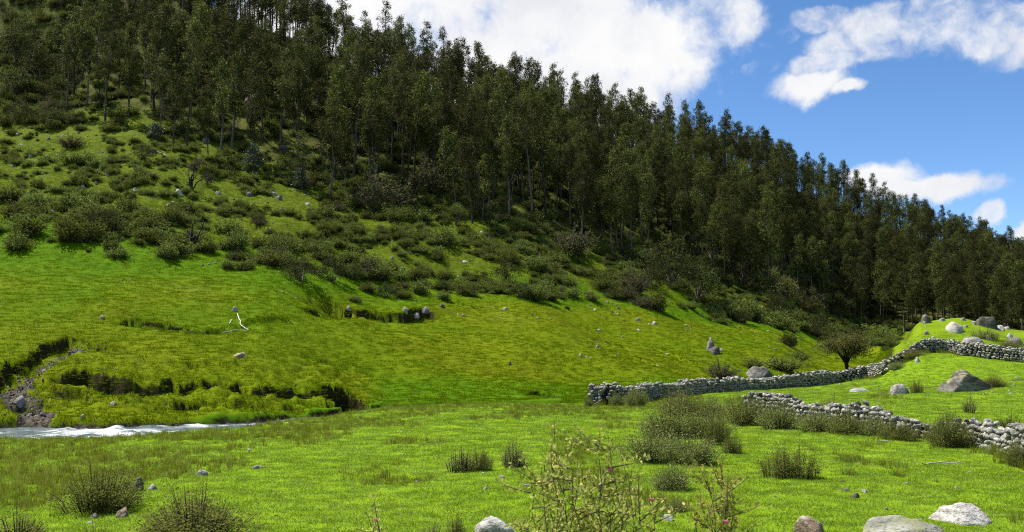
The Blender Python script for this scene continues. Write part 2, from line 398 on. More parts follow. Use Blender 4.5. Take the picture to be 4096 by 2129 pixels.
def rock_mat(name, a, b, lich, stain=.25, sc=1.0):
    m, t, out = newmat(name)
    P = t.node('ShaderNodeTexCoord').outputs['Object']; ob = t.node('ShaderNodeObjectInfo').outputs['Random']
    P2 = t.vm('ADD', P, t.vm('SCALE', (13.0, 7.0, 29.0), None))
    P2 = t.vm('ADD', P, t.node('ShaderNodeObjectInfo').outputs['Location'])
    n1 = t.noise(P2, 2.2 * sc, 6, .62); n2 = t.noise(P2, 14 * sc, 5, .65); n3 = t.noise(P2, 3.6 * sc, 4, .6, .4)
    c = t.mix(t.ss(n1, .34, .66), a, b)
    c = t.mix(t.m('MULTIPLY', t.ss(n2, .48, .66), .75), c, tuple(x * .35 for x in a))
    nz = t.node('ShaderNodeSeparateXYZ'); t.l.new(t.node('ShaderNodeNewGeometry').outputs['Normal'], nz.inputs[0])
    lf = t.m('MULTIPLY', t.ss(n3, .50, .64), t.ss(nz.outputs[2], -.2, .7))
    c = t.mix(t.m('MULTIPLY', lf, .75), c, lich)
    rf = t.m('MULTIPLY', t.ss(t.noise(P2, 1.7 * sc, 5, .6, .6), .60, .70), stain)
    c = t.mix(rf, c, (.24, .11, .035))
    h = t.node('ShaderNodeHueSaturation'); t.put(h.inputs['Color'], c); t.put(h.inputs['Value'], t.m('MULTIPLY_ADD', t.m('FRACT', t.m('ADD', ob, t.attr('rv'))), .75, .6))
    hh = t.m('ADD', n1, t.m('MULTIPLY', n2, .35))
    t.l.new(bsdf(t, h.outputs[0], .88, .25, bump(t, hh, 1.0, .10)), out.inputs[0]); return m
M_ROCK = rock_mat('pale_granite', (.22, .205, .185), (.47, .445, .405), (.55, .53, .48), .6)
M_GREY = rock_mat('grey_granite', (.15, .14, .125), (.36, .34, .305), (.44, .42, .37), .6)
M_ROCKD = rock_mat('dark_granite', (.042, .039, .033), (.15, .142, .122), (.24, .22, .12), .5)
M_ROCKR = rock_mat('rusty_granite', (.18, .12, .075), (.36, .27, .18), (.42, .40, .34), .9)
M_WALL = rock_mat('wall_stone', (.10, .095, .078), (.36, .345, .29), (.56, .54, .46), .35, 1.6)
M_CORE = rock_mat('gap_shade', (.012, .011, .009), (.035, .032, .026), (.04, .04, .02), .2)  # near-black: shade between the wall stones put into the colour
M_LICH = rock_mat('lichen_granite', (.30, .30, .25), (.52, .51, .43), (.36, .37, .16), .2)

def ground_mat(name, g1, g2):
    m, t, out = newmat(name)
    P = pos(t)
    wild, moss, grav, rocky = t.attr('wild'), t.attr('moss'), t.attr('gravel'), t.attr('rocky')
    nB = t.noise(P, .06, 4, .55); nM = t.noise(P, .45, 5, .6); nS = t.noise(P, 3.0, 6, .68); nT = t.noise(P, 16.0, 4, .7)
    g = t.mix(t.ss(nM, .3, .7), g1, g2)
    g = t.mix(t.m('MULTIPLY', t.ss(nS, .45, .7), .35), g, tuple(x * 1.3 for x in g2))
    ms = t.mix(t.ss(nB, .4, .6), t.mix(t.ss(nM, .3, .7), (.080, .130, .001), (.108, .158, .0015)), (.118, .150, .002))
    ms = t.mix(t.m('MULTIPLY', t.ss(t.noise(P, .16, 5, .6, .5), .5, .72), .85), ms, (.096, .104, .002))
    ms = t.mix(t.m('MULTIPLY', t.ss(t.noise(P, .12, 5, .6, .8), .58, .74), .6), ms, (.150, .180, .028))
    ms = t.mix(t.m('MULTIPLY', t.ss(nS, .5, .72), .35), ms, (.065, .085, .003))
    c = t.mix(t.ss(t.m('ADD', moss, t.m('MULTIPLY_ADD', nB, .8, -.4)), .25, .75), g, ms)
    fl = t.mix(t.ss(nM, .35, .65), (.040, .040, .012), (.095, .115, .010))
    fl = t.mix(t.m('MULTIPLY', t.ss(nS, .45, .6), .7), fl, (.045, .040, .020))
    c = t.mix(t.ss(t.m('ADD', rocky, t.m('MULTIPLY_ADD', nM, .9, -.45)), .3, .8), c, t.mix(t.ss(nS, .42, .64), (.098, .140, .004), (.055, .062, .010)))
    c = t.mix(t.ss(t.m('ADD', wild, t.m('MULTIPLY_ADD', nM, .6, -.3)), .35, .75), c, fl)
    c = t.mix(t.m('MULTIPLY', t.ss(nT, .5, .75), .35), c, (.045, .060, .008))
    # bare soil where turf has broken away, gravel in the washouts
    ng = t.node('ShaderNodeSeparateXYZ'); t.l.new(t.node('ShaderNodeNewGeometry').outputs['Normal'], ng.inputs[0])
    st = t.m('SUBTRACT', 1.0, t.ss(t.m('ADD', ng.outputs[2], t.m('MULTIPLY_ADD', nS, .35, -.17)), .54, .72))
    st = t.m('MULTIPLY', st, t.m('SUBTRACT', 1.0, wild))
    soil = t.mix(t.ss(nS, .35, .65), (.012, .009, .005), (.042, .030, .014))
    c = t.mix(t.m('MULTIPLY', st, .92), c, soil)
    vg = t.vor(P, 5.0, 'Color'); sv = t.node('ShaderNodeSeparateColor'); t.l.new(vg, sv.inputs[0])
    gv = t.mix(sv.outputs[0], (.028, .022, .015), (.115, .098, .072))
    gf = t.ss(t.m('ADD', grav, t.m('MULTIPLY_ADD', nS, .7, -.35)), .45, .62)
    c = t.mix(gf, c, gv)
    vd = t.vor(P, 5.0)
    h = t.m('ADD', t.m('ADD', nS, t.m('MULTIPLY', nT, .5)), t.m('MULTIPLY', gf, t.m('MULTIPLY', vd, -.8)))
    t.l.new(bsdf(t, c, .95, .03, bump(t, h, .7, .07)), out.inputs[0]); return m
M_GROUND = ground_mat('meadow_turf', (.125, .215, .006), (.175, .275, .011))
M_HILL = ground_mat('hillside_turf', (.050, .118, .001), (.074, .150, .0015))

m, t, out = newmat('stream_water')
P = pos(t); foamn = t.noise(t.vm('MULTIPLY', P, (.30, 1.2, 1)), 1.3, 5, .6, .8); rn = t.noise(t.vm('MULTIPLY', P, (.6, 1.4, 1)), 5, 5, .65)
ff = t.m('MULTIPLY', t.ss(t.m('ADD', foamn, t.m('MULTIPLY', t.attr('rapid'), .17)), .62, .80), .85)
c = t.mix(ff, t.mix(t.ss(rn, .4, .6), (.055, .075, .080), (.13, .16, .165)), (.50, .52, .53))
nm = bump(t, t.m('ADD', rn, t.m('MULTIPLY', foamn, 1.5)), .45, .08)
t.l.new(bsdf(t, c, t.m('MULTIPLY_ADD', ff, .5, .25), .5, nm), out.inputs[0]); M_WATER = m
def plain(name, col, rough=.7):
    m, t, out = newmat(name); n = t.noise(t.node('ShaderNodeTexCoord').outputs['Object'], 8, 3)
    c = t.mix(n, tuple(x * .7 for x in col), col); t.l.new(bsdf(t, c, rough), out.inputs[0]); return m
M_PINK = plain('pink_petal', (.62, .16, .26), .6)

# ------------------------------------------------------------------ walls' lines (needed to part pasture from hillside)
FAR_WALL = [(1482, 1018), (1530, 1020), (1580, 1016), (1640, 1004), (1720, 994), (1800, 986), (1887, 980), (1960, 977), (2040, 971), (2111, 965), (2150, 958), (2187, 950),
            (2237, 933), (2270, 915), (2300, 893), (2325, 884), (2387, 885), (2437, 895), (2500, 903), (2576, 912), (2680, 922)]
FWP = np.array([at2(*p) for p in FAR_WALL])
NEAR_WALL = [(1878, 1050), (1950, 1057), (2040, 1068), (2130, 1080), (2187, 1087), (2270, 1098), (2350, 1106), (2430, 1114), (2497, 1125), (2560, 1148), (2640, 1180), (2840, 1240), (3060, 1320)]
NWP = np.array([at2(*p) for p in NEAR_WALL])
FWU = U0 + F * FWP[:, 0] / FWP[:, 1]

# ------------------------------------------------------------------ ground sheets
us = np.concatenate([np.geomspace(9000, 1150, 12)[:-1] * -1 + 1024, np.arange(-120, 1146, 1.45), np.geomspace(1160, 9000, 12)])
ys = np.concatenate([np.linspace(-250, 0, 8)[:-1], np.arange(0, 14, 1.0), np.arange(14, 34, .36), np.arange(34, 76, .23), np.arange(76, 112, .42),
                     np.arange(112, 170, .8), np.arange(170, 300, 1.8), np.arange(300, 620, 5), np.geomspace(630, 1600, 12)])
UU, YY = np.meshgrid(us, ys, indexing='xy'); XX = (UU - U0) / F * np.maximum(YY, 14)
gx, gy, gu = XX.ravel(), YY.ravel(), UU.ravel()
gz, gg = land(gx, gy, True)
D, _ = knots(gu); k3, k4, k5, k6, k7, k9 = (D[:, 7 + i] for i in (0, 1, 2, 3, 4, 6))
wild = sst(gy, k7 - 12, k7 + 6)
left_open = (1 - sst(gu, 260, 330)) * (1 - sst(gy, k7 - 5, k7 + 14)); wild = wild * (1 - .8 * left_open)
hillm = np.where(gu > 880, 0, sst(gy, k4 + 2, k4 + 16)) * (.55 + .45 * sst(gu, 200, 420)) * (1 - .65 * sst(gy, k6 - 14, k6 - 3))
hillm = np.maximum(hillm, sst(gy, k4 - 2, k4 + 1) * (1 - sst(gu, 330, 420)) * (1 - sst(gy, k4 + 16, k4 + 26)) * .9)
hillm = np.where((gu > 880) & (gy > k4), .45, hillm)
rocky = sst(gy, k6 - 2, k6 + 14) * (1 - sst(gu, 860, 890)) * .85
nx = len(us); i, j = np.meshgrid(np.arange(len(ys) - 1), np.arange(nx - 1), indexing='ij'); i, j = i.ravel(), j.ravel()
FQ = np.stack([i * nx + j, i * nx + j + 1, (i + 1) * nx + j + 1, (i + 1) * nx + j], 1)
bu = np.concatenate([[-9000], ST_U[:7], [575], FWU, [9000]]); bd = np.concatenate([[ST_C[0]], ST_C[:7], [FWP[0, 1] + 1], FWP[:, 1], [FWP[-1, 1]]])
bd = np.where(bu > 893, 122, bd)      # the mound belongs to the grazed pasture
o_ = np.argsort(bu, kind='stable')
fy = gy[FQ].mean(1); fu = gu[FQ].mean(1); meadow_f = fy < np.interp(fu, bu[o_], bd[o_])
def sheet(name, mask, label, mat):
    f = FQ[mask]; idx, inv = np.unique(f, return_inverse=True)
    o = mesh_obj(name, np.stack([gx, gy, gz], 1)[idx], inv.reshape(-1, 4), mat, smooth=True,
                 attrs={'wild': wild[idx], 'moss': hillm[idx], 'gravel': gg[idx], 'rocky': rocky[idx]})
    o['kind'] = 'structure'; o['label'] = label; return o
sheet('meadow', meadow_f, 'bright green grazed meadow in the valley floor', M_GROUND)
sheet('hillside', ~meadow_f, 'green hillside with broken turf edges rising to the forest', M_HILL)
# stream
su = np.linspace(-900, 470, 500); q = np.linspace(-1, 1, 26)
sc_, sw = np.interp(su, ST_U, ST_C), np.interp(su, ST_U, ST_W)
A, B = np.meshgrid(np.arange(500), q, indexing='ij')
wy = sc_[A] + B * (sw[A] + .9); wx = (su[A] - U0) / F * wy
rapid = np.exp(-((su[A] - 110) / 75) ** 2) + .35
wz = WATER + (.05 + .07 * rapid) * fbm(wx.ravel(), wy.ravel(), 1.3, 4, 70).reshape(wx.shape)
i, j = np.meshgrid(np.arange(499), np.arange(25), indexing='ij'); i, j = i.ravel(), j.ravel()
so = mesh_obj('stream', np.stack([wx.ravel(), wy.ravel(), wz.ravel()], 1), np.stack([i * 26 + j, (i + 1) * 26 + j, (i + 1) * 26 + j + 1, i * 26 + j + 1], 1), M_WATER, smooth=True,
              attrs={'rapid': rapid.ravel()})
so['kind'] = 'structure'; so['label'] = 'fast white mountain stream below the mossy bank'

# ------------------------------------------------------------------ scattering of uncountable stuff
def scatter(name, pts, rz, sc, idx, protos, label, tilt=None):
    me = bpy.data.meshes.new(name); n = len(pts)
    me.vertices.add(n); me.vertices.foreach_set('co', np.asarray(pts, np.float32).ravel())
    rot = np.zeros((n, 3), np.float32); rot[:, 2] = rz
    if tilt is not None: rot[:, :2] = tilt
    a = me.attributes.new('rot', 'FLOAT_VECTOR', 'POINT'); a.data.foreach_set('vector', rot.ravel())
    s3 = np.asarray(sc, np.float32); s3 = np.repeat(s3[:, None], 3, 1) if s3.ndim == 1 else s3
    a = me.attributes.new('scl', 'FLOAT_VECTOR', 'POINT'); a.data.foreach_set('vector', np.ascontiguousarray(s3, np.float32).ravel())
    a = me.attributes.new('pick', 'INT', 'POINT'); a.data.foreach_set('value', np.asarray(idx, np.int32))
    o = bpy.data.objects.new(name, me); COL.objects.link(o)
    coll = bpy.data.collections.new(name + '_kinds')
    for k, p in enumerate(protos):
        po = bpy.data.objects.new('%s_kind_%02d' % (name, k), p); coll.objects.link(po)
    g = bpy.data.node_groups.new(name + '_scatter', 'GeometryNodeTree')
    g.interface.new_socket('Geometry', in_out='INPUT', socket_type='NodeSocketGeometry'); g.interface.new_socket('Geometry', in_out='OUTPUT', socket_type='NodeSocketGeometry')
    gi, go = g.nodes.new('NodeGroupInput'), g.nodes.new('NodeGroupOutput')
    ci = g.nodes.new('GeometryNodeCollectionInfo'); ci.inputs['Collection'].default_value = coll
    ci.inputs['Separate Children'].default_value = True; ci.inputs['Reset Children'].default_value = True
    ip = g.nodes.new('GeometryNodeInstanceOnPoints'); ip.inputs['Pick Instance'].default_value = True
    def at_(nm, typ):
        q = g.nodes.new('GeometryNodeInputNamedAttribute'); q.data_type = typ; q.inputs['Name'].default_value = nm; return q.outputs['Attribute']
    er = g.nodes.new('FunctionNodeEulerToRotation')
    L = g.links.new
    L(at_('rot', 'FLOAT_VECTOR'), er.inputs[0]); L(er.outputs[0], ip.inputs['Rotation']); L(at_('scl', 'FLOAT_VECTOR'), ip.inputs['Scale'])
    L(at_('pick', 'INT'), ip.inputs['Instance Index'])
    L(gi.outputs[0], ip.inputs['Points']); L(ci.outputs[0], ip.inputs['Instance']); L(ip.outputs[0], go.inputs[0])
    md = o.modifiers.new('scatter', 'NODES'); md.node_group = g
    o['kind'] = 'stuff'; o['label'] = label; return o

# ------------------------------------------------------------------ eucalyptus kinds
def eucalyptus(seed, H, crown0, wid, nb, lean=.03, fork=False, dens=1.0, leaf=.40, mat=None, droop=.25):
    rg = np.random.default_rng(seed); tr = Acc()
    hs = np.linspace(0, 1, 9); bend = rg.normal(0, lean, 2) * H; wob = rg.normal(0, .010 * H, (9, 2)).cumsum(0) * .6; wob[0] = 0
    T = np.stack([bend[0] * hs ** 2 + wob[:, 0], bend[1] * hs ** 2 + wob[:, 1], hs * H * .96], 1)
    r0 = H * .0098
    tr.add(*tube(T - [0, 0, .3], r0 * (1.25 - hs * 1.12), 6))
    spine = [T]
    if fork:
        h0 = rg.uniform(.22, .34); b = np.array([np.interp(h0, hs, T[:, k]) for k in range(3)]); a = rg.uniform(0, 6.28); tt = np.linspace(0, 1, 6)[:, None]
        dirv = np.array([math.cos(a) * .30, math.sin(a) * .30, 1]); F2 = b + tt * dirv * H * .52 * np.array([1, 1, 1]) + (tt * (1 - tt)) * np.array([math.cos(a), math.sin(a), 0]) * H * .06
        tr.add(*tube(F2, r0 * .8 * (1 - .85 * tt[:, 0]), 5)); spine.append(F2)
    P, Dv = [], []
    for s, sp in enumerate(spine):
        nl = nb if s == 0 else nb // 2
        c0 = crown0 if s == 0 else .40
        par = np.linspace(0, 1, len(sp)); w_s = wid * (1 if s == 0 else .75)
        for k in range(nl):
            f = c0 + (1 - c0) * (k + rg.uniform(.1, .9)) / nl; g = (f - c0) / (1 - c0)
            b = np.array([np.interp(f, par, sp[:, q]) for q in range(3)])
            prof = math.sin(math.pi * (.16 + .76 * g)) ** .7
            rl = w_s * rg.uniform(.24, .40) * (.55 + .45 * prof)
            az = k * 2.4 + rg.uniform(-.7, .7); ro = max(0, w_s * prof - rl) * rg.uniform(.45, 1.0)
            if k == nl - 1: ro = 0
            c = b + [math.cos(az) * ro, math.sin(az) * ro, rg.uniform(0, .35) * ro]
            st = b - [0, 0, .55 * ro + .3]
            tr.add(*tube(np.array([st, st * .45 + c * .55 + [0, 0, -.06 * ro], c]), np.array([.050, .034, .012]) * H / 18 * (1.25 - g * .6), 4))
            for q_ in range(int(10 + 15 * rl)):
                o = rg.normal(size=3); o /= np.linalg.norm(o)
                if o[2] < -.25 and rg.uniform() < .65: o[2] = -o[2]
                cp = c + o * rl * rg.uniform(.55, 1.08) * np.array([1, 1, 1.3])
                m_ = int(rg.uniform(6, 13) * dens); off = rg.normal(size=(m_, 3)) * rg.uniform(.16, .30)
                P.append(cp + off); Dv.append(o * .5 + off * 1.2 + [0, 0, -droop])
    P, Dv = np.concatenate(P), np.concatenate(Dv)
    fol = leafmesh('crown', P, Dv, leaf, leaf * .42, mat or M_EUC, rg, .35)
    return [('trunk', tr.mesh('trunk', M_BARK)), ('crown', fol)]
EUC = [eucalyptus(100, 18, .38, 2.7, 13, .04), eucalyptus(101, 20, .44, 2.5, 13, .04), eucalyptus(102, 16, .32, 2.9, 12, .05), eucalyptus(103, 21, .52, 2.5, 11, .04, True),
       eucalyptus(104, 17, .42, 2.6, 11, .06, True), eucalyptus(105, 19, .30, 2.5, 15, .04), eucalyptus(106, 15, .42, 2.9, 10, .06, True), eucalyptus(107, 20, .56, 2.1, 10, .05, False, .9)]
EUC_EDGE = [eucalyptus(120, 16, .50, 2.7, 9, .06, True, .85), eucalyptus(121, 15, .46, 3.1, 10, .06, True, .85), eucalyptus(122, 19, .54, 2.4, 10, .05, False, .85)]
EUC_THIN = [eucalyptus(130, 20, .34, 2.0, 12, .06, False, .8), eucalyptus(131, 21, .42, 2.2, 11, .06, False, .8)]
SAPL = [eucalyptus(140, 5, .12, 1.2, 12, .03, False, 1.3, .22, M_EUCY, 0.1)]

def join_proto(proto, name):
    """trunk and crown as one mesh, for the uncountable part of the forest"""
    V, Fs, sh, mi = [], [], [], []; n = 0
    for k, (pn, me) in enumerate(proto):
        v = np.empty(len(me.vertices) * 3, np.float32); me.vertices.foreach_get('co', v)
        f = np.empty(len(me.loops), np.int32); me.loops.foreach_get('vertex_index', f)
        V.append(v.reshape(-1, 3)); Fs.append(f.reshape(-1, 4) + n); n += len(me.vertices)
        s = np.zeros(len(me.vertices), np.float32)
        if 'shade' in me.attributes: me.attributes['shade'].data.foreach_get('value', s)
        sh.append(s); mi += [k] * len(me.polygons)
    o = mesh_obj(name, np.concatenate(V), np.concatenate(Fs), None, attrs={'shade': np.concatenate(sh)}, link=False)
    for pn, me in proto: o.data.materials.append(me.materials[0])
    o.data.polygons.foreach_set('material_index', np.array(mi, np.int32)); return o.data

# ------------------------------------------------------------------ shrub kinds (unit height 1 m, unit width about 1 m)
def shrub(seed, nst, nlf, lf, mat, wid=.5, up=.35, sparse=.25, twig=.010, spread=.035, lw=.45):
    rg = np.random.default_rng(seed); st = Acc(); P, Dv = [], []
    f1, f2, f3 = rg.uniform(0, 6.28, 3)
    for k in range(nst):
        r = wid * math.sqrt(rg.uniform()) ; a = rg.uniform(0, 6.28); lump = 1 + .20 * math.sin(2 * a + f1) + .14 * math.sin(3 * a + f2) + .08 * math.sin(7 * a + f3)
        tip = np.array([math.cos(a) * r * lump, math.sin(a) * r * lump, (1 - .55 * (r / wid) ** 2) * rg.uniform(.42, 1.0) * (1 + .5 * (lump - 1))])
        shoot = rg.uniform() < .07
        if shoot: tip = tip * [1.05, 1.05, rg.uniform(1.15, 1.35)]
        b = np.array([tip[0] * up, tip[1] * up, -.04]); mid = b * .45 + tip * .55 + np.array([*(rg.normal(0, .03, 2)), .02]); mid[:2] = b[:2] * .62 + tip[:2] * .38
        pts = np.array([b, mid, tip]); st.add(*tube(pts, np.array([1.4, .9, .3]) * twig, 3))
        m_ = int(nlf * rg.uniform(.5, 1.4)); f = sparse + (1 - sparse) * rg.uniform(0, 1, m_) ** .85; f = f[:, None]
        c = b * (1 - f) ** 2 + 2 * f * (1 - f) * mid + f * f * tip
        off = rg.normal(size=(m_, 3)) * spread; P.append(c + off); Dv.append(off * 10 + (tip - b) * .8)
    fol = leafmesh('foliage', np.concatenate(P), np.concatenate(Dv), lf, lf * lw, mat, rg, .45)
    return [('stems', st.mesh('stems', M_TWIG)), ('foliage', fol)]
SH = [shrub(200 + k, 80, 26, .080, M_SHRUB, .55, .35, .05) for k in range(4)] + [shrub(210 + k, 70, 26, .080, M_SHRUB, .42, .7, .1) for k in range(2)]
SHM = [shrub(220 + k, 95, 24, .065, M_MAUVE, .6, .3, .1) for k in range(2)]
SHN = [shrub(230, 210, 46, .038, M_SHRUBN, .60, .55, .04, .005, .05), shrub(231, 190, 44, .038, M_SHRUBN, .55, .60, .06, .005, .05), shrub(232, 150, 42, .038, M_SHRUBN, .48, .85, .10, .005, .04)]
SHT = [shrub(240, 60, 34, .045, M_SHRUBN, .30, .80, .12, .008), shrub(241, 46, 22, .045, M_SHRUBN, .34, .6, .30, .009)]
def bush_tree(seed, mat, nclump, wid, hgt, leaf, per=46, low=.1):
    rg = np.random.default_rng(seed); st = Acc(); P, Dv = [], []
    for k in range(nclump):
        a = rg.uniform(0, 6.28); el = math.asin(rg.uniform(low, 1)); rr = rg.uniform(.62, 1.0)
        c = np.array([math.cos(a) * math.cos(el) * wid * rr, math.sin(a) * math.cos(el) * wid * rr, hgt * (.16 + .84 * math.sin(el) * rr)])
        if k % 3 == 0:
            st.add(*tube(np.array([[0, 0, -.2], c * [.35, .35, .45], c * [.9, .9, .97]]), np.array([.07, .05, .02]) * hgt / 4, 4))
        rad = rg.uniform(.16, .28) * min(wid, hgt)
        off = rg.normal(size=(per, 3)); off /= np.linalg.norm(off, axis=1)[:, None]; off *= rad * rg.uniform(.4, 1.05, (per, 1))
        off[:, 2] *= .8; P.append(c + off); Dv.append(off / rad + [0, 0, .3])
    return [('stems', st.mesh('stems', M_TWIG)), ('foliage', leafmesh('foliage', np.concatenate(P), np.concatenate(Dv), leaf, leaf * .5, mat, rg, .5))]
BT = [bush_tree(300 + k, M_BUSHD, 44, 2.6, 4.0, .26) for k in range(3)]
BT_LOW = [shrub(250 + k, 80, 24, .085, M_BUSHD, .58, .35, .05) for k in range(2)]
BO = [bush_tree(310 + k, M_BUSHO, 44, 2.6, 3.6, .24) for k in range(2)]

# ------------------------------------------------------------------ forest
DK, ZK = TD, TZ
def kn(u, k): return float(knots(np.array([float(u)]))[0][0, 7 + k])
tx, ty = [], []
cell = {}
def try_tree(x, y, mind):
    k = (int(x // 4), int(y // 4))
    for a in (-1, 0, 1):
        for b in (-1, 0, 1):
            for (px, py) in cell.get((k[0] + a, k[1] + b), ()):
                if (px - x) ** 2 + (py - y) ** 2 < mind * mind: return False
    cell.setdefault(k, []).append((x, y)); tx.append(x); ty.append(y); return True
HERO = [  # forest-edge trees seen one by one: foot in the 2576 px enlargement, top y, kind, label
 (168, 290, 90, 'e2', 'tall eucalyptus standing alone at the far left end of the forest edge'),
 (250, 283, 170, 'e0', 'forked eucalyptus just right of the lone tall tree at far left'),
 (322, 282, 120, 'e2', 'straight eucalyptus with dark trunk at left forest edge, second trunk right of the forked one'),
 (402, 318, 140, 'e1', 'spreading eucalyptus with broad round crown low on the left slope'),
 (437, 372, 190, 'e0', 'forked eucalyptus low on the rocky slope, left of the lowest straight trunk'),
 (470, 378, 150, 'e2', 'lowest straight grey trunked eucalyptus above the rocky left slope'),
 (528, 345, 200, 'e1', 'eucalyptus with pale branching trunk and dark round crown on the rocky slope'),
 (552, 335, 215, 'e1', 'dark crowned eucalyptus beside the pale branching trunk'),
 (655, 258, 130, 'e0', 'eucalyptus with pale trunk beside the bare brown earth patch'),
 (690, 230, 60, 'e2', 'tall straight eucalyptus above the bare brown earth patch'),
 (762, 330, 200, 'e1', 'small crowned eucalyptus below the pale curved limbs'),
 (830, 492, 260, 'e1', 'forked eucalyptus standing lowest on the slope with open fan of branches'),
 (760, 470, 330, 'e0', 'short bushy eucalyptus left of the lowest forked tree'),
 (905, 395, 200, 'e2', 'slender eucalyptus above and right of the lowest forked tree'),
 (940, 415, 215, 'e2', 'straight eucalyptus at centre left edge of the forest, trunk rising from olive shrubs'),
 (1015, 455, 190, 'e2', 'thick straight trunk at the forest edge left of the leaning tree'),
 (1040, 460, 210, 'e2', 'slim straight eucalyptus pressed beside the thick trunk at the forest edge'),
 (1098, 480, 180, 'e2', 'straight eucalyptus right of the thick trunk at the central forest edge'),
 (1145, 498, 235, 'e0', 'leaning eucalyptus with pale diagonal limb at the central forest edge'),
 (1240, 500, 200, 'e2', 'tall straight eucalyptus right of the leaning tree'),
 (1340, 560, 240, 'e2', 'straight slender eucalyptus rising from dense shrubs at the forest centre'),
 (1375, 560, 250, 'e2', 'twin slender trunk right of the straight one at the forest centre'),
 (1450, 560, 300, 'e0', 'forked eucalyptus with spreading lower limbs above the round shrub'),
 (1550, 610, 330, 'e2', 'eucalyptus with pale trunk foot above the dark bush thicket'),
 (2195, 730, 560, 'e2', 'thin pale trunked eucalyptus in the dark forest behind the lone valley tree')]
EK = {'e0': EUC_EDGE[0], 'e1': EUC_EDGE[1], 'e2': EUC_EDGE[2]}; EH = {'e0': 16, 'e1': 15, 'e2': 19}
EUC_GROUP = 'eucalyptus trees of the hillside forest'
n_ind = 0
for (px, py, pt, kd, lab) in HERO:
    x, y = at2(px, py); hm = (py - pt) * K * y / F * 1.04; try_tree(x, y, 0)
    s = hm / EH[kd]; inst(EK[kd], 'eucalyptus_tree', (x, y, zat(x, y)), random.uniform(0, 6.28), (max(s, .75), max(s, .75), s), lab, 'tree', EUC_GROUP); n_ind += 1
nhero = len(tx)
cand = 0; tries = 0
rr = random.Random(5)
while tries < 34000 and len(tx) < 2000:
    tries += 1
    y = rr.uniform(140, 560); u = rr.uniform(-90, 1130) if rr.random() < .9 else rr.uniform(-260, 1300); x = (u - U0) / F * y
    if rr.random() > y / 560 + .25: continue
    f0, f1 = kn(u, 4), kn(u, 6)
    if y < f0 - 3 + 7 * math.sin(u * .05) or y > f1 + 14: continue
    g = (y - f0) / (f1 - f0)
    if u < 62 and y < f1 - 12: continue
    if u < 330 and g < .30 and rr.random() < .80: continue
    try_tree(x, y, 3.8 if u < 420 else 3.5 + max(0, y - 250) * .005)
tx, ty = np.array(tx), np.array(ty); tz = land(tx, ty)
tu = U0 + F * tx / ty
rest = np.arange(nhero, len(tx)); inview = (tu[rest] > -8) & (tu[rest] < 1032)
order = np.concatenate([rest[inview][np.argsort(ty[rest[inview]])], rest[~inview]])
own, mass = order[:300 - n_ind], order[300 - n_ind:]
ridge_d = knots(tu)[0][:, 13]; foot_d = knots(tu)[0][:, 11]
ZN = [(0, 'at the upper left corner'), (90, 'above the left rocky slope'), (160, 'above the lowest straight trunk'), (220, 'around the bare brown earth patch'), (280, 'beside the lyre shaped limbs'),
      (340, 'above the lowest forked tree'), (400, 'where the big cloud meets the ridge'), (450, 'behind the leaning tree'), (510, 'at the centre of the forest'), (570, 'above the round brownish shrub'),
      (630, 'above the dark thicket'), (690, 'above the tallest dark bush'), (750, 'above the pale olive bushes'), (810, 'above the lone gnarled tree'), (870, 'left above the mound'), (930, 'right above the mound')]
TREES_IND = []
pick = rr.choices
for i_ in own:
    u = tu[i_]; k = rr.choice(range(8)) if u < 560 or rr.random() < .3 else rr.choice((0, 2, 5, 5, 6)); p = EUC[k]
    g = (ty[i_] - foot_d[i_]) / (ridge_d[i_] - foot_d[i_])
    zn = [s for a, s in ZN if u >= a or a == 0][-1]
    row = 'in the front row' if g < .12 else ('in the second row' if g < .30 else 'in the upper rows')
    s = rr.uniform(.70, 1.08)
    inst(p, 'eucalyptus_tree', (tx[i_], ty[i_], tz[i_] - .1), rr.uniform(0, 6.28), (s, s, s * rr.uniform(.92, 1.08)), '%s eucalyptus %s %s' % ('short bushy' if p in (EUC[2], EUC[6]) else ('tall bare stemmed' if p in (EUC[3], EUC[7]) else 'slim dark'), row, zn), 'tree', EUC_GROUP + ' ' + zn)
ALLP = EUC + EUC_THIN
PM = [join_proto(p, 'forest_tree_kind_%d' % k) for k, p in enumerate(ALLP)]
idx = rng.integers(0, 8, len(mass)); nr = ty[mass] > ridge_d[mass] - 22
idx = np.where(nr & (rng.uniform(size=len(mass)) < .5), rng.integers(8, 10, len(mass)), idx)
idx = np.where((tu[mass] > 560) & ~nr & (rng.uniform(size=len(mass)) < .7), rng.choice([0, 2, 5, 5, 6], len(mass)), idx)
sc = rng.uniform(.66, 1.12, len(mass)) * np.where(nr, 1.04, 1)
scatter('eucalyptus_forest', np.stack([tx[mass], ty[mass], tz[mass] - .1], 1), rng.uniform(0, 6.28, len(mass)), sc, idx, PM,
        'dense dark eucalyptus forest climbing to the ridge against the sky')
print('TREES', len(tx), 'mass', len(mass))
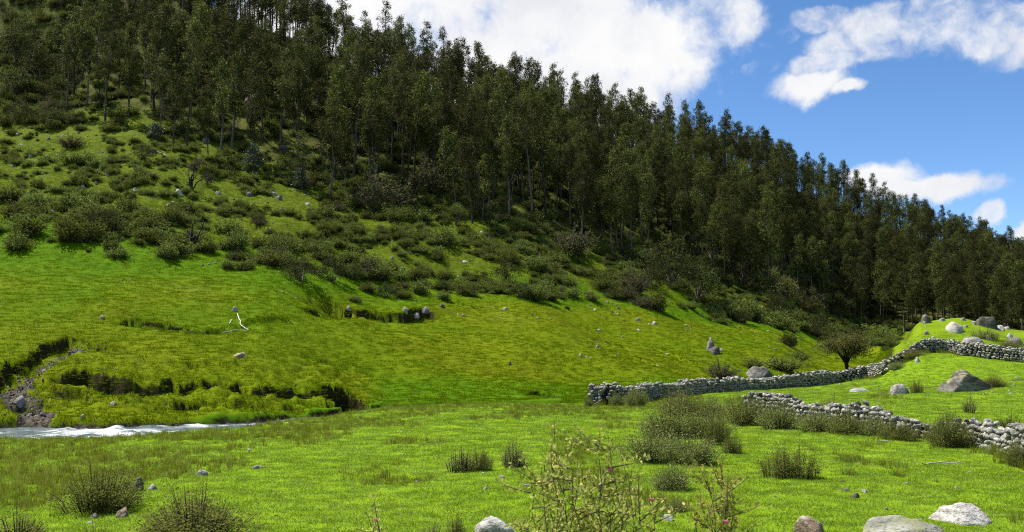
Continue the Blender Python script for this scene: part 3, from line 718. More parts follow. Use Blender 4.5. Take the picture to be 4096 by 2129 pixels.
# the eucalyptus with two white curved limbs
x, y = at2(745, 262); zb = zat(x, y); pxm = K * y / F
rt = empty('eucalyptus_tree', (x, y, zb)); tag(rt, 'eucalyptus with two bleached limbs curving up like a lyre', 'tree', EUC_GROUP)
tr = Acc(); tr.add(*tube(np.array([[0, 0, -.3], [.1, 0, 3], [.0, 0, 6], [.2, 0, 12], [0, 0, 17]]), np.array([.20, .17, .14, .09, .03]), 6)); o = bpy.data.objects.new('trunk', tr.mesh('trunk', M_BARK)); COL.objects.link(o); o.parent = rt
for pl in ([(745, 232), (730, 212), (716, 200), (713, 188), (719, 176), (720, 160)], [(752, 222), (764, 206), (774, 192), (778, 178), (777, 162), (782, 148)]):
    P_ = np.array([[(a - 745) * pxm, -.6, (262 - b) * pxm] for a, b in pl]); a_ = Acc(); a_.add(*tube(P_, np.linspace(.15, .06, 6), 6))
    o = bpy.data.objects.new('limb', a_.mesh('limb', M_PALEBARK)); COL.objects.link(o); o.parent = rt; o['label'] = 'bleached white curved limb'
o = bpy.data.objects.new('crown', EUC[3][1][1]); COL.objects.link(o); o.parent = rt; o.scale = (.8, .8, .8)

# ------------------------------------------------------------------ shrubs
def put_shrub(px, py, wpx, hpx, protos, label, group=None, name='shrub', cat='shrub', unit=(1.1, 1.0), dd=0, mud=0):
    x, y = at2(px, py); y += dd; x = x * (y / (y - dd)) if dd else x
    wm, hm = wpx * K * y / F * random.uniform(.85, 1.15), hpx * K * y / F * random.uniform(.78, 1.12); p = random.choice(protos)
    return inst(p, name, (x, y, zat(x, y) - mud), random.uniform(0, 6.28), (wm / unit[0], wm / unit[0], hm / unit[1]), label, cat, group)
LOW = 'shrubs along the lower edge of the scrub belt'
for a in [
 (58, 614, 86, 48, SH, 'round olive shrub at far left, lowest on the green slope'), (180, 622, 100, 72, SH, 'tall olive shrub on the green slope, second from the left edge'),
 (268, 597, 110, 52, SH, 'low wide shrub right of the tall olive one on the green slope'), (372, 587, 96, 50, SH, 'shrub on the green slope left of the charred bush'),
 (245, 552, 120, 60, SH, 'shrub behind the low wide one on the left green slope'), (45, 560, 90, 60, SH, 'shrub behind the round one at the left edge'),
 (440, 622, 80, 46, SH, 'low shrub immediately left of the charred bush'), (520, 634, 66, 46, SH, 'low shrub immediately right of the charred bush'),
 (598, 634, 80, 52, SH, 'grey olive shrub two right of the charred bush'), (575, 590, 80, 50, SH, 'shrub above the grey olive one near the charred bush'),
 (705, 642, 90, 58, SH, 'shrub above the dark dense thicket on the left grass'), (760, 716, 120, 70, BT, 'dark dense thicket bush lowest on the left grass'),
 (835, 712, 90, 66, BT, 'dark thicket bush touching the lowest dark one on its right'), (935, 703, 74, 56, SHM, 'brown twiggy shrub right of the dark thicket'),
 (985, 690, 56, 40, SH, 'small shrub right of the brown twiggy one'), (1050, 702, 80, 38, SH, 'low shrub on bright grass above the rim of pale stones'),
 (1125, 700, 40, 30, SH, 'small round dark shrub above the row of pale stones'), (1185, 706, 46, 28, SH, 'tiny shrub above the right end of the pale stone row'),
 (1310, 750, 74, 40, BT, 'dark low bush at the slope break right of the pale stone row'), (1255, 738, 56, 30, SH, 'low shrub touching the dark bush at the slope break'),
 (1432, 645, 130, 82, SHM, 'large round brownish grey shrub at the centre of the slope'), (1345, 690, 90, 55, SH, 'olive shrub left below the large round brownish one'),
 (1520, 730, 80, 62, SH, 'olive shrub left of the dark bush thicket'), (1595, 740, 90, 68, SHM, 'brownish shrub at the left foot of the dark thicket'),
 (1650, 775, 80, 60, SH, 'olive shrub below the dark thicket'), (1690, 735, 150, 120, BT, 'large dark bush, left one of the thicket pair'),
 (1755, 760, 130, 110, BT, 'large dark bush, right one of the thicket pair'), (1870, 720, 140, 150, BT, 'tallest dark bush at the forest foot right of the thicket'),
 (1960, 770, 130, 115, BO, 'pale olive bush at forest foot, left of two'), (2035, 795, 110, 100, BO, 'pale olive bush at forest foot, right of two'),
 (1880, 800, 100, 70, SH, 'shrub below the pale olive bushes'), (1960, 830, 90, 60, SH, 'shrub on the valley slope below the left pale olive bush'),
 (2050, 845, 110, 60, BT, 'dark bush on the valley slope left of the lone gnarled tree'), (1985, 870, 70, 50, SH, 'small shrub above the boulder behind the far wall'),
 (1790, 655, 100, 80, BT, 'dark bush among the trunks above the thicket'), (2110, 800, 90, 60, BT, 'dark bush at forest foot right of the pale olive pair'),
 (2200, 850, 130, 60, SH, 'wide shrub on the valley floor left of the mound'), (2010, 905, 60, 34, SH, 'low shrub at the foot of the slope behind the far wall'),
 (1895, 928, 56, 36, SH, 'shrub growing left behind the grey boulder beyond the far wall'), (1815, 950, 80, 56, SHM, 'twiggy shrub below the pointed standing stone'),
 (1965, 932, 110, 40, SH, 'low shrub growing right behind the grey boulder beyond the far wall'),
 (640, 1063, 70, 44, SHM, 'dark twiggy shrub on the far stream bank'), (985, 1022, 66, 34, SH, 'small shrub at the right end of the stream gully'),
 (1068, 490, 170, 90, SHM, 'dark brown thicket at the central forest edge, left half'), (960, 520, 150, 90, SHM, 'dark brown thicket below the straight trunks left of centre'),
 (100, 210, 120, 100, BT, 'dark bush high on the left hillside'), (40, 170, 120, 100, BT, 'dark bush at the upper left edge'), (60, 120, 100, 80, BT, 'dark bush near the top left corner'),
 (150, 130, 110, 90, BT, 'dark bush above the lone tall tree at far left'), (40, 250, 110, 80, BT, 'dark bush at the left edge below the bush slope'), (130, 285, 60, 36, SHM, 'grey brown shrub left of the lone tall tree'),
 (640, 440, 50, 92, [SAPL[0]], 'blue green young eucalyptus on open rocky grass'), (757, 470, 56, 70, [SAPL[0]], 'blue green young eucalyptus left of the lowest forked tree'), (385, 350, 46, 40, [SAPL[0]], 'small blue green young eucalyptus low on the left slope')]:
    px, py, wp, hp, pr, lab = a
    unit = (1.1, 1.0) if pr in (SH, SHM) else ((5.6, 4.2) if pr in (BT, BO) else (2.6, 5.2))
    nm = {id(BT): 'bush', id(BO): 'bush'}.get(id(pr), 'shrub'); cat = nm
    if pr[0] is SAPL[0]: nm, cat = 'young_eucalyptus', 'tree'
    put_shrub(px, py, wp, hp, pr, lab, LOW if pr is SH else None, nm, cat, unit)
# scrub belt between grass and forest: as many as one could count
belt = []
rb = random.Random(9)
SZ = [(0, 'at the left edge of the hillside'), (60, 'above the tall olive shrub'), (110, 'above the low wide shrub'), (160, 'left of the charred bush'), (210, 'above the charred bush'), (250, 'above the dark dense thicket'),
      (300, 'above the dark thicket pair on the left'), (345, 'above the brown twiggy shrub'), (390, 'above the row of pale stones'), (430, 'above the right end of the stone row'), (475, 'around the bare scree'), (520, 'left of the round brownish shrub'),
      (565, 'right of the round brownish shrub'), (610, 'on the bare knoll'), (660, 'under the dark thicket'), (710, 'under the tallest dark bush'), (760, 'under the pale olive bushes'), (805, 'left of the gnarled tree'), (850, 'in the valley left of the mound')]
cnt = 0
for _ in range(9000):
    if cnt >= 292: break
    u = rb.uniform(-10, 905); k6_, k7_ = kn(u, 3), kn(u, 4)
    f = rb.random(); y = k6_ - 3 + (k7_ - k6_ + 8) * f ** 1.15; x = (u - U0) / F * y
    if u > 860 and y < 140: continue
    nz = float(fbm(np.array([x]), np.array([y]), 16, 2, 77)[0])
    if nz < -.30 + (.18 if u < 330 and f > .45 else 0) : continue
    if any((x - a) ** 2 + (y - b) ** 2 < (1.5 + y * .004) ** 2 for a, b in belt): continue
    belt.append((x, y)); cnt += 1
    zn = [s for a, s in SZ if u >= a or a == 0][-1]
    part = 'in the upper scrub' if f > .55 else 'in the lower scrub'
    dark = rb.random()
    p = rb.choice(BT) if dark < .08 + .27 * (u > 600) else (rb.choice(SHM) if dark > .93 else rb.choice(SH))
    big = rb.choice((rb.uniform(.55, 1.0), rb.uniform(.8, 1.55))) * (1 + .15 * (u > 600))
    if p in BT: scl = (.62 * big,) * 2 + (.55 * big,); nm, lk = 'bush', 'dark leafy bush'
    else: scl = (3.0 * big, 3.0 * big, 1.75 * big * rb.uniform(.7, 1.2)); nm, lk = 'shrub', ('brown twiggy shrub' if p in SHM else 'olive green shrub')
    inst(p, nm, (x, y, zat(x, y) - .08), rb.uniform(0, 6.28), scl, '%s %s %s' % (lk, part, zn), nm, '%s shrubs %s %s' % (lk.split()[0], part, zn))
for k in range(30):   # bush slope at the upper left
    u = rb.uniform(-12, 62); y = kn(u, 4) + rb.uniform(-6, 75); x = (u - U0) / F * y; b_ = rb.uniform(.7, 1.3)
    inst(rb.choice(BT), 'bush', (x, y, zat(x, y) - .1), rb.uniform(0, 6.28), (b_, b_, b_ * .8), 'dark bush %s of the upper left slope, %s' % ('near the top' if y > kn(u, 4) + 48 else ('halfway up' if y > kn(u, 4) + 20 else 'at the foot'), 'at the left edge' if u < 14 else ('before the first trees' if u > 40 else 'in the middle')), 'bush', 'bushes of the upper left slope')
# forest undergrowth and low scrub too dense to count
n = 3600; u = rng.uniform(-60, 1090, n * 3); g = rng.uniform(-.08, 1.06, n * 3); D, _ = knots(u); y = D[:, 11] + g * (D[:, 13] - D[:, 11]); x = (u - U0) / F * y
keep = fbm(x, y, 20, 2, 90) > np.where((u < 330) & (u > 75), .10, -.6); x, y = x[keep][:n], y[keep][:n]
scatter('undergrowth', np.stack([x, y, land(x, y) - .1], 1), rng.uniform(0, 6.28, len(x)), np.stack([rng.uniform(1.5, 3.4, len(x)), rng.uniform(1.5, 3.4, len(x)), rng.uniform(.9, 2.2, len(x))], 1),
        rng.integers(0, 6, len(x)), [join_proto(p, 'undergrowth_kind') for p in SH[:4] + BT_LOW], 'dark undergrowth between the forest trunks')
n = 3200; u = np.concatenate([rng.uniform(-40, 900, n * 2), rng.uniform(60, 340, n)]); rng.random(); D, _ = knots(u); g = np.concatenate([rng.uniform(-.16, 1.0, n * 2), rng.uniform(.8, 1.6, n)]); y = D[:, 10] + g * (D[:, 11] - D[:, 10]); x = (u - U0) / F * y
keep = fbm(x, y, 9, 2, 92) > .0 + .5 * (g < 0); x, y = x[keep][:n], y[keep][:n]
scatter('low_scrub', np.stack([x, y, land(x, y) - .04], 1), rng.uniform(0, 6.28, len(x)), np.repeat(rng.choice([.6, .9, 1.3, 2.0], len(x))[:, None] * rng.uniform(.8, 1.25, (len(x), 1)), 3, 1) * [1, 1, .58],
        rng.integers(0, 6, len(x)), [join_proto(p, 'low_scrub_kind') for p in SH], 'knee-high scrub sprinkled over the rocky slope')

# near shrubs in the meadow and along the walls
for a in [
 (252, 1282, 205, 125, SHN[0:1], 'big rounded dark green shrub on the meadow beside a leaning stone'), (490, 1362, 310, 120, SHN[1:2], 'wide olive shrub cut by the bottom edge, left of centre'),
 (48, 1362, 120, 100, SHT[1:], 'bare twiggy shrub in the bottom left corner'), (235, 1362, 60, 60, SHT[1:], 'thin dead twigs right of the bottom left corner shrub'),
 (1160, 1182, 66, 70, SHT[:1], 'upright dark shrub on the middle meadow, left of a row'), (1210, 1180, 80, 58, SHN[2:], 'upright shrub on the middle meadow, centre of a row'),
 (1290, 1172, 64, 72, SHT[:1], 'upright dark shrub on the middle meadow, right end of a row'), (1150, 1362, 46, 110, SHT[:1], 'dark spiky plant with pinkish tips at the bottom edge left of the pale rock'),
 (1085, 1362, 70, 50, SHT[1:], 'thin low weed left of the dark spiky plant'),
 (1690, 1235, 130, 66, SHN[1:2], 'green shrub at the front of the shrub mass behind the tall foreground plant'), (1640, 1160, 150, 96, SHN, 'olive shrub on left side of the central shrub mass'),
 (1740, 1165, 160, 100, SHN, 'greyish shrub on right side of the central shrub mass'), (1690, 1100, 165, 92, SHN, 'olive shrub at the back of the central shrub mass'), (1805, 1120, 70, 90, SHN[2:], 'upright shrub right of the central shrub mass'),
 (1720, 1045, 150, 72, SHN, 'rounded shrub between the two stone walls, left end'), (1790, 1050, 110, 58, SHN, 'shrub touching the left end of the near stone wall'),
 (1980, 1196, 135, 100, SHN[2:], 'upright dark shrub alone on the right meadow'), (1600, 1024, 76, 56, SHN, 'shrub growing against the left part of the far stone wall'),
 (1480, 1022, 30, 34, SHN, 'little shrub at the very end of the far stone wall'), (1550, 1022, 36, 46, SHN[2:], 'narrow shrub in front of the end of the far stone wall'),
 (1870, 1066, 110, 72, SHN, 'shrub before the left end of the near stone wall'), (1960, 1078, 130, 72, SHN, 'greyish shrub covering the near stone wall left of the dark one'),
 (2060, 1086, 110, 70, SHN[:1], 'dark shrub covering the near stone wall at its middle'), (2090, 1050, 100, 56, SHN[2:], 'upright twigs standing behind the near stone wall'),
 (2200, 1098, 105, 70, SHN, 'shrub before the near wall right of its middle'), (2265, 1108, 90, 60, SHN, 'shrub before the near wall left of the big dark shrub'),
 (2385, 1122, 118, 118, SHN[:1], 'tallest dark shrub standing at the near stone wall'), (2470, 1120, 60, 50, SHN, 'shrub in front of the near wall right of the tallest dark shrub'),
 (2560, 1172, 90, 66, SHN, 'shrub at the right edge before the end of the near wall'), (2440, 1040, 40, 46, SHT, 'thin shrub behind the near wall right of the tallest dark shrub'),
 (2130, 1094, 110, 64, SHN, 'leafy shrub before the near wall just right of its middle'),
 (1780, 1100, 130, 72, SHN, 'low shrub between the central mass and the near wall'), (1840, 1140, 60, 50, SHN, 'small round shrub right of the upright one by the central mass'),
 (1700, 1290, 90, 34, SHN, 'low leafy shrub on grass directly behind the thin leafy spray'),
 (2540, 1080, 50, 50, SHT, 'thin weed behind the near wall at the right edge'), (2305, 990, 34, 34, SHN, 'small shrub leaning on the pale boulder beyond the near wall'),
 (2500, 975, 60, 40, SHN, 'shrub at the right foot of the big dark boulder'), (2420, 978, 40, 26, SHN, 'low shrub at the front of the big dark boulder'),
 (2300, 900, 60, 30, SHN, 'shrub growing on the bend of the far wall'), (2255, 930, 50, 26, SHN, 'low shrub on the far wall where it climbs the mound'),
 (2480, 850, 80, 34, SHN, 'low shrub on the stony mound'), (2540, 880, 70, 30, SHN, 'low shrub behind the far wall at the right edge')]:
    px, py, wp, hp, pr, lab = a
    put_shrub(px, py, wp, hp, pr, lab, None, 'shrub', 'shrub', (1.15, .95) if pr[0] not in SHT else (.62, .95), mud=.03)
# lone gnarled tree in the valley
x, y = at2(2133, 945); hm = 112 * K * y / F; wm = 140 * K * y / F
rt = empty('gnarled_tree', (x, y, zat(x, y))); tag(rt, 'lone gnarled dark trunked tree behind the dip of the far stone wall', 'tree')
tr = Acc(); rg = np.random.default_rng(5); P_, D_ = [], []
tr.add(*tube(np.array([[.1, 0, -.3], [0, 0, hm * .16], [-.12, 0, hm * .28], [-.3, 0, hm * .4]]), np.array([.34, .27, .22, .16]), 7))
for k in range(16):
    a = rg.uniform(0, 6.28); e = np.array([math.cos(a) * wm * .5 * rg.uniform(.35, .95), math.sin(a) * wm * .5 * rg.uniform(.35, .95), hm * rg.uniform(.55, .96)]); b = np.array([-.2, 0, hm * rg.uniform(.25, .4)])
    mid = b * .5 + e * .5 + [0, 0, .12 * hm]; tr.add(*tube(np.array([b, mid, e]), np.array([.12, .07, .02]), 5))
    for q_ in range(5):
        c = mid * (1 - q_ / 4) + e * q_ / 4 + rg.normal(0, .3, 3); off = rg.normal(size=(95, 3)) * [.55, .55, .32]; P_.append(c + off); D_.append(off)
o = bpy.data.objects.new('trunk', tr.mesh('trunk', M_BLACK)); COL.objects.link(o); o.parent = rt
o = bpy.data.objects.new('crown', leafmesh('crown', np.concatenate(P_), np.concatenate(D_), .22, .1, M_BUSHO, rg)); COL.objects.link(o); o.parent = rt
# charred bush
def dead_bush(px, py, hpx, label):
    x, y = at2(px, py); h = hpx * K * y / F; a_ = Acc()
    for k in range(7):
        az = random.uniform(0, 6.28); p = np.zeros(3); d = np.array([math.cos(az) * .35, math.sin(az) * .35, 1.0]); pts = [p + [0, 0, -.1]]
        for s in range(5):
            d = d + rng.normal(0, .28, 3); d[2] = max(d[2], .25); p = p + d / np.linalg.norm(d) * h * .24; pts.append(p.copy())
            if s > 0:
                e = p + rng.normal(0, .3, 3) * h * .5 * [1, 1, .5]; a_.add(*tube(np.array([p, (p + e) / 2 + [0, 0, .05], e]), np.array([.05, .035, .02]), 4))
        a_.add(*tube(np.array(pts), np.linspace(.11, .035, 6), 5))
    r = empty('dead_bush', (x, y, zat(x, y))); o = bpy.data.objects.new('branches', a_.mesh('branches', M_BLACK)); COL.objects.link(o); o.parent = r; tag(r, label, 'bush')
dead_bush(487, 622, 60, 'charred black leafless bush standing on the green slope')
dead_bush(482, 480, 56, 'dark crooked leafless bush higher up, among scrub left of centre')

# ------------------------------------------------------------------ rocks
def rock_mesh(seed, mat, sub=3, cuts=9, rough=.10, flat=1.0, prof=None):
    import bmesh
    rg = np.random.default_rng(seed); bm = bmesh.new(); bmesh.ops.create_icosphere(bm, subdivisions=sub, radius=1)
    V = np.array([v.co[:] for v in bm.verts])
    for k in range(cuts):
        n_ = rg.normal(size=3); n_[2] = abs(n_[2]) * .8; n_ /= np.linalg.norm(n_); d = rg.uniform(.55, .86)
        e = V @ n_ - d; V = V - np.outer(np.maximum(e, 0) * .92, n_)
    nz = fbm(V[:, 0] + V[:, 2] * .7 + seed, V[:, 1] - V[:, 2] * .6, .7, 4, seed % 97); V = V * (1 + rough * nz)[:, None]
    V[:, 2] = np.where(V[:, 2] < -.35, -.35 + (V[:, 2] + .35) * .2, V[:, 2]); V[:, 2] *= flat
    V[:, :2] -= (V[:, :2].max(0) + V[:, :2].min(0)) / 2
    V /= np.array([*(V[:, :2].max(0) - V[:, :2].min(0)), V[:, 2].max() - 0.0])       # unit width, unit height above z=0
    if prof: V[:, 2] = np.where(V[:, 2] > 0, V[:, 2] * np.interp(V[:, 0], *prof), V[:, 2]) 
    n2 = fbm(V[:, 0] * 1.3 + V[:, 2] * 2 + seed, V[:, 1] * 1.3 - V[:, 2] * 1.7, .16, 3, seed % 91); V = V * (1 + .05 * n2 * (sub > 3))[:, None]
    Fc = np.array([[v.index for v in f.verts] for f in bm.faces]); bm.free()
    return mesh_obj('rock', V, Fc, mat, smooth=sub > 3, link=False).data
RK = [rock_mesh(400 + k, M_GREY if k % 3 else M_ROCK) for k in range(6)]; RD = [rock_mesh(410 + k, M_ROCKD) for k in range(3)]; RR = [rock_mesh(420 + k, M_ROCKR) for k in range(3)]
RBIG = {'pale': rock_mesh(431, M_ROCK, 4, 4, .10, 1, ([-.5, -.3, .0, .3, .5], [.6, .85, .9, 1.0, .9])), 'brown': rock_mesh(432, M_ROCKR, 4, 9, .12), 'lich': rock_mesh(433, M_LICH, 4, 4, .10),
        'dark': rock_mesh(438, M_ROCKD, 4, 12, .15, 1, ([-.5, -.3, -.15, .0, .12, .3, .42, .5], [.40, .55, .66, 1.0, .98, .92, .78, .6])), 'mid': rock_mesh(445, M_GREY, 4, 3, .12, 1, ([-.5, -.2, .1, .5], [.8, 1.0, .95, .6])), 'ctr': rock_mesh(436, M_ROCK, 4, 7, .12)}
def put_rock(px, py, wpx, hpx, me, label, group=None, cat='rock', name='rock', ry=0.0, rz=None, depth=1.0):
    x, y = at2(px, py); wm, hm = wpx * K * y / F, hpx * K * y / F
    o = bpy.data.objects.new(name, me); COL.objects.link(o); o.location = (x, y + wm * .3 * depth, zat(x, y + wm * .3 * depth) - .03 - hm * .12)
    o.rotation_euler = (0, ry, random.uniform(-.5, .5) if rz is None else rz); o.scale = (wm, wm * depth * random.uniform(.75, 1.0), hm * 1.14)
    if me.name.startswith('rock') and me in RBIG.values(): o.rotation_euler[2] = 0.0
    return tag(o, label, cat, group)
B = RBIG
for a in [
 (2440, 1322, 142, 52, B['pale'], 'large pale granite boulder on the grass in the lower right'), (2048, 1345, 82, 44, B['brown'], 'brown grey angular boulder at the bottom edge, left of the lichen boulder'),
 (2290, 1372, 240, 66, B['lich'], 'broad lichen covered boulder cut by the bottom edge at right'), (1255, 1368, 130, 62, B['ctr'], 'pale rock at the bottom edge behind the foreground plant stems'),
 (337, 1240, 38, 36, RD[0], 'dark leaning stone touching the big rounded shrub'), (382, 1236, 38, 16, RK[0], 'white topped stone right of the dark leaning stone'),
 (505, 1199, 38, 17, RK[1], 'pale stone on the meadow up and right of the leaning stone'), (233, 1302, 27, 15, RK[2], 'pale stone below the big rounded shrub, upper of two'),
 (222, 1313, 22, 8, RK[3], 'flat pale stone below the big rounded shrub, lower of two'), (303, 1306, 40, 26, RR[0], 'rust marked stone left of the wide bottom shrub'),
 (627, 1135, 18, 8, RK[4], 'small white stone on the meadow below the stream end'), (1014, 1142, 11, 6, RK[5], 'small white stone left of the upright shrub row'), (1223, 1234, 20, 13, RK[0], 'white pointed stone below the upright shrub row'),
 (406, 1085, 28, 16, RR[1], 'brown angular rock jutting from the stream'), (238, 1097, 24, 12, RR[2], 'rusty rock in the white water left of the angular one'), (405, 1068, 34, 10, RR[0], 'flat rusty rock on the far water edge'),
 (828, 1034, 32, 16, RK[1], 'pale rock at the gully mouth, left of a cluster'), (880, 1030, 18, 12, RK[2], 'pale rock at the gully mouth, right of the cluster'), (858, 1032, 18, 10, RK[3], 'small rock in the middle of the gully mouth cluster'),
 (712, 1060, 17, 9, RK[4], 'round pale stone at the stream end on the meadow rim'), (47, 1003, 30, 20, RK[5], 'pointed pale rock in the gravel washout at left'), (325, 1037, 18, 10, RK[0], 'pale stone lying on the mossy bank above the stream'),
 (95, 1066, 44, 12, RR[1], 'rusty stone pile at the washout mouth by the water'), (130, 1064, 30, 10, RR[2], 'reddish stone by the water right of the washout pile'),
 (588, 787, 17, 12, RK[1], 'grey rock on the slope above the fallen white branches'), (600, 893, 36, 8, RR[0], 'flat rust brown slab on the open slope'),
 (1018, 781, 15, 11, RK[2], 'pale stone on the turf rim, first of four from the left'), (1046, 777, 17, 9, RK[3], 'pale stone on the turf rim, second of four from the left'), (1073, 777, 25, 11, RK[4], 'largest pale stone on the turf rim, third of four'),
 (1112, 776, 17, 9, RD[1], 'darker stone on the turf rim, rightmost of four'), (876, 775, 14, 8, RK[0], 'single stone on the turf rim left of the pale row'), (1271, 781, 15, 8, RK[5], 'lone pale stone right of the turf rim'), (1283, 908, 9, 9, RD[2], 'small dark upright stone alone on the middle slope'),
 (1647, 824, 20, 9, RK[0], 'pale slab on the right slope, right of a pair'), (1605, 812, 15, 9, RK[1], 'pale stone on the right slope, left of a pair'), (1790, 893, 24, 34, RK[2], 'tall pointed standing stone on the right slope'), (1800, 898, 34, 16, RD[0], 'dark low rock at the foot of the standing stone'),
 (1917, 950, 70, 30, B['mid'], 'large grey boulder behind the middle of the far stone wall'), (2165, 986, 48, 9, RK[3], 'flat pale slab lying before the far stone wall'), (2270, 992, 62, 27, RK[4], 'blocky pale boulder between the two stone walls'),
 (2440, 984, 152, 66, B['dark'], 'huge dark pointed boulder right of the blocky pale one'), (2490, 972, 28, 13, RK[5], 'small pale stone at right foot of the huge dark boulder'), (2310, 912, 16, 15, RK[0], 'stone standing beside the bend of the far wall'),
 (2335, 812, 28, 22, RD[1], 'grey rock crowning the left end of the mound'), (2372, 806, 18, 9, RK[1], 'small pale rock on the mound crest, second from left'), (2410, 836, 46, 24, RK[2], 'bluish pale boulder on the mound face'),
 (2490, 824, 50, 26, RD[2], 'dark boulder on the right part of the mound crest'), (2517, 824, 22, 10, RK[3], 'pale stone touching the dark boulder on the mound crest'), (2458, 872, 72, 20, RK[4], 'long pale rock just above the far wall on the mound'), (2560, 868, 40, 18, RK[5], 'pale rock above the far wall at the right edge'),
 (1985, 1080, 38, 10, RK[0], 'flat pale stone on grass before the near wall'), (2497, 1142, 32, 18, RK[1], 'white stone fallen at the foot of the near wall at right'), (2275, 1320, 16, 10, RK[2], 'small pale stone left of the large pale boulder'),
 (1680, 1315, 36, 18, RK[3], 'pale stone on grass right of the foreground plant'), (2232, 1282, 14, 10, RK[4], 'little pale stone on the lower right grass'), (2195, 1192, 10, 6, RK[5], 'tiny pale stone on the right meadow below the walls'),
 (95, 503, 26, 10, RK[0], 'long pale stone among shrubs at the left edge of the slope'), (128, 533, 12, 7, RK[1], 'white stone on green grass above the tall olive shrub'), (515, 360, 22, 12, RK[2], 'pale boulder under the trunks on the rocky left slope'),
 (700, 505, 22, 16, RD[0], 'dark boulder at the centre left scrub'), (625, 500, 18, 14, RD[1], 'dark boulder below the blue green young tree'), (710, 385, 30, 14, RD[2], 'grey boulder above the blue green young tree')]:
    put_rock(*a)
o = put_rock(640, 262, 70, 22, RR[1], 'bare brown earth patch on the slope under the trees', None, 'earth bank', 'earth_bank', 0, .2)
# countable loose stones, each a stone of its own
SZN = [('rocky', 95, 'loose grey stone scattered over the rocky ground below the left forest edge', [(u_, v_) for u_, v_ in [(0, 0)]]),]
rs = random.Random(21)
def loose(n, box, size, label, group, kinds):
    for _ in range(n):
        u, v = rs.uniform(box[0], box[2]), rs.uniform(box[1], box[3]); x, y = at2(u, v); s = rs.uniform(*size) * (1.6 if rs.random() < .12 else 1)
        o = bpy.data.objects.new('stone', rs.choice(kinds)); COL.objects.link(o); o.location = (x, y, zat(x, y) - .04); o.rotation_euler = (rs.uniform(-.2, .2), rs.uniform(-.2, .2), rs.uniform(0, 6.28))
        o.scale = (s, s * rs.uniform(.6, 1), s * rs.uniform(.35, .65)); tag(o, label, 'stone', group)
loose(44, (300, 290, 820, 520), (.35, .95), 'loose grey stone on the rocky slope under the left forest edge', 'stones on the rocky left slope', RK + RD)
loose(20, (20, 280, 300, 470), (.4, .9), 'loose grey stone between shrubs on the left hillside', 'stones among the left hillside shrubs', RK + RD)
loose(24, (1120, 560, 1420, 690), (.35, .8), 'loose pale stone on the scrubby central slope', 'stones on the scrubby central slope', RK + RD)
loose(20, (1480, 640, 1640, 740), (.35, .8), 'loose pale stone on the bare knoll left of the thicket', 'stones on the bare knoll', RK + RD)
loose(34, (1380, 760, 2000, 920), (.25, .7), 'loose pale stone sprinkled on the right grass slope', 'stones on the right grass slope', RK)
loose(26, (2270, 800, 2576, 870), (.25, .8), 'loose pale stone on the stony mound', 'stones on the mound', RK)
loose(24, (30, 860, 300, 1050), (.15, .4), 'small grey stone in the gravel washout', 'stones in the washout', RK + RD)
loose(38, (420, 1080, 1500, 1240), (.08, .22), 'small loose stone on the open meadow', 'stones on the open meadow', RK + RD[:1])
loose(24, (1800, 1150, 2570, 1330), (.07, .18), 'small loose stone on the right meadow', 'stones on the right meadow', RK + RD)
loose(10, (100, 1280, 1300, 1335), (.06, .14), 'pebble on the nearest grass', 'pebbles on the nearest grass', RK)
loose(18, (2100, 935, 2560, 1010), (.12, .35), 'pale stone on the pasture between the walls', 'stones between the walls', RK)
loose(14, (0, 1062, 240, 1078), (.2, .5), 'rusty stone lining the far water edge', 'stones at the water edge', RR)

n = 900; u = rng.uniform(0, 860, n * 4); D, _ = knots(u); g = rng.uniform(-.35, 1.25, n * 4); y = D[:, 10] + g * (D[:, 11] - D[:, 10]); x = (u - U0) / F * y
keep = fbm(x, y, 8, 2, 97) > np.where(g < 0, .45, .12); x, y = x[keep][:n], y[keep][:n]; sz = rng.uniform(.15, .5, len(x)) ; sz = np.stack([sz, sz * .8, sz * .5], 1)
scatter('scree', np.stack([x, y, land(x, y) - .03], 1), rng.uniform(0, 6.28, len(x)), sz, rng.integers(0, 6, len(x)), RK[:3] + RD, 'small broken stones strewn over the rocky slope')
q = rng.uniform(0, 1, 1500) * (len(WASH) - 1); x = np.interp(q, np.arange(len(WASH)), WASH[:, 0]) + rng.normal(0, .55, 1500); y = np.interp(q, np.arange(len(WASH)), WASH[:, 1]) + rng.normal(0, .6, 1500)
sz = rng.uniform(.05, .17, 1500); sz = np.stack([sz, sz * .8, sz * .55], 1)
scatter('washout_gravel', np.stack([x, y, land(x, y) - .02], 1), rng.uniform(0, 6.28, 1500), sz, rng.integers(0, 6, 1500), RK[:2] + RD + RR[:1], 'loose grey gravel in the washout running to the stream')
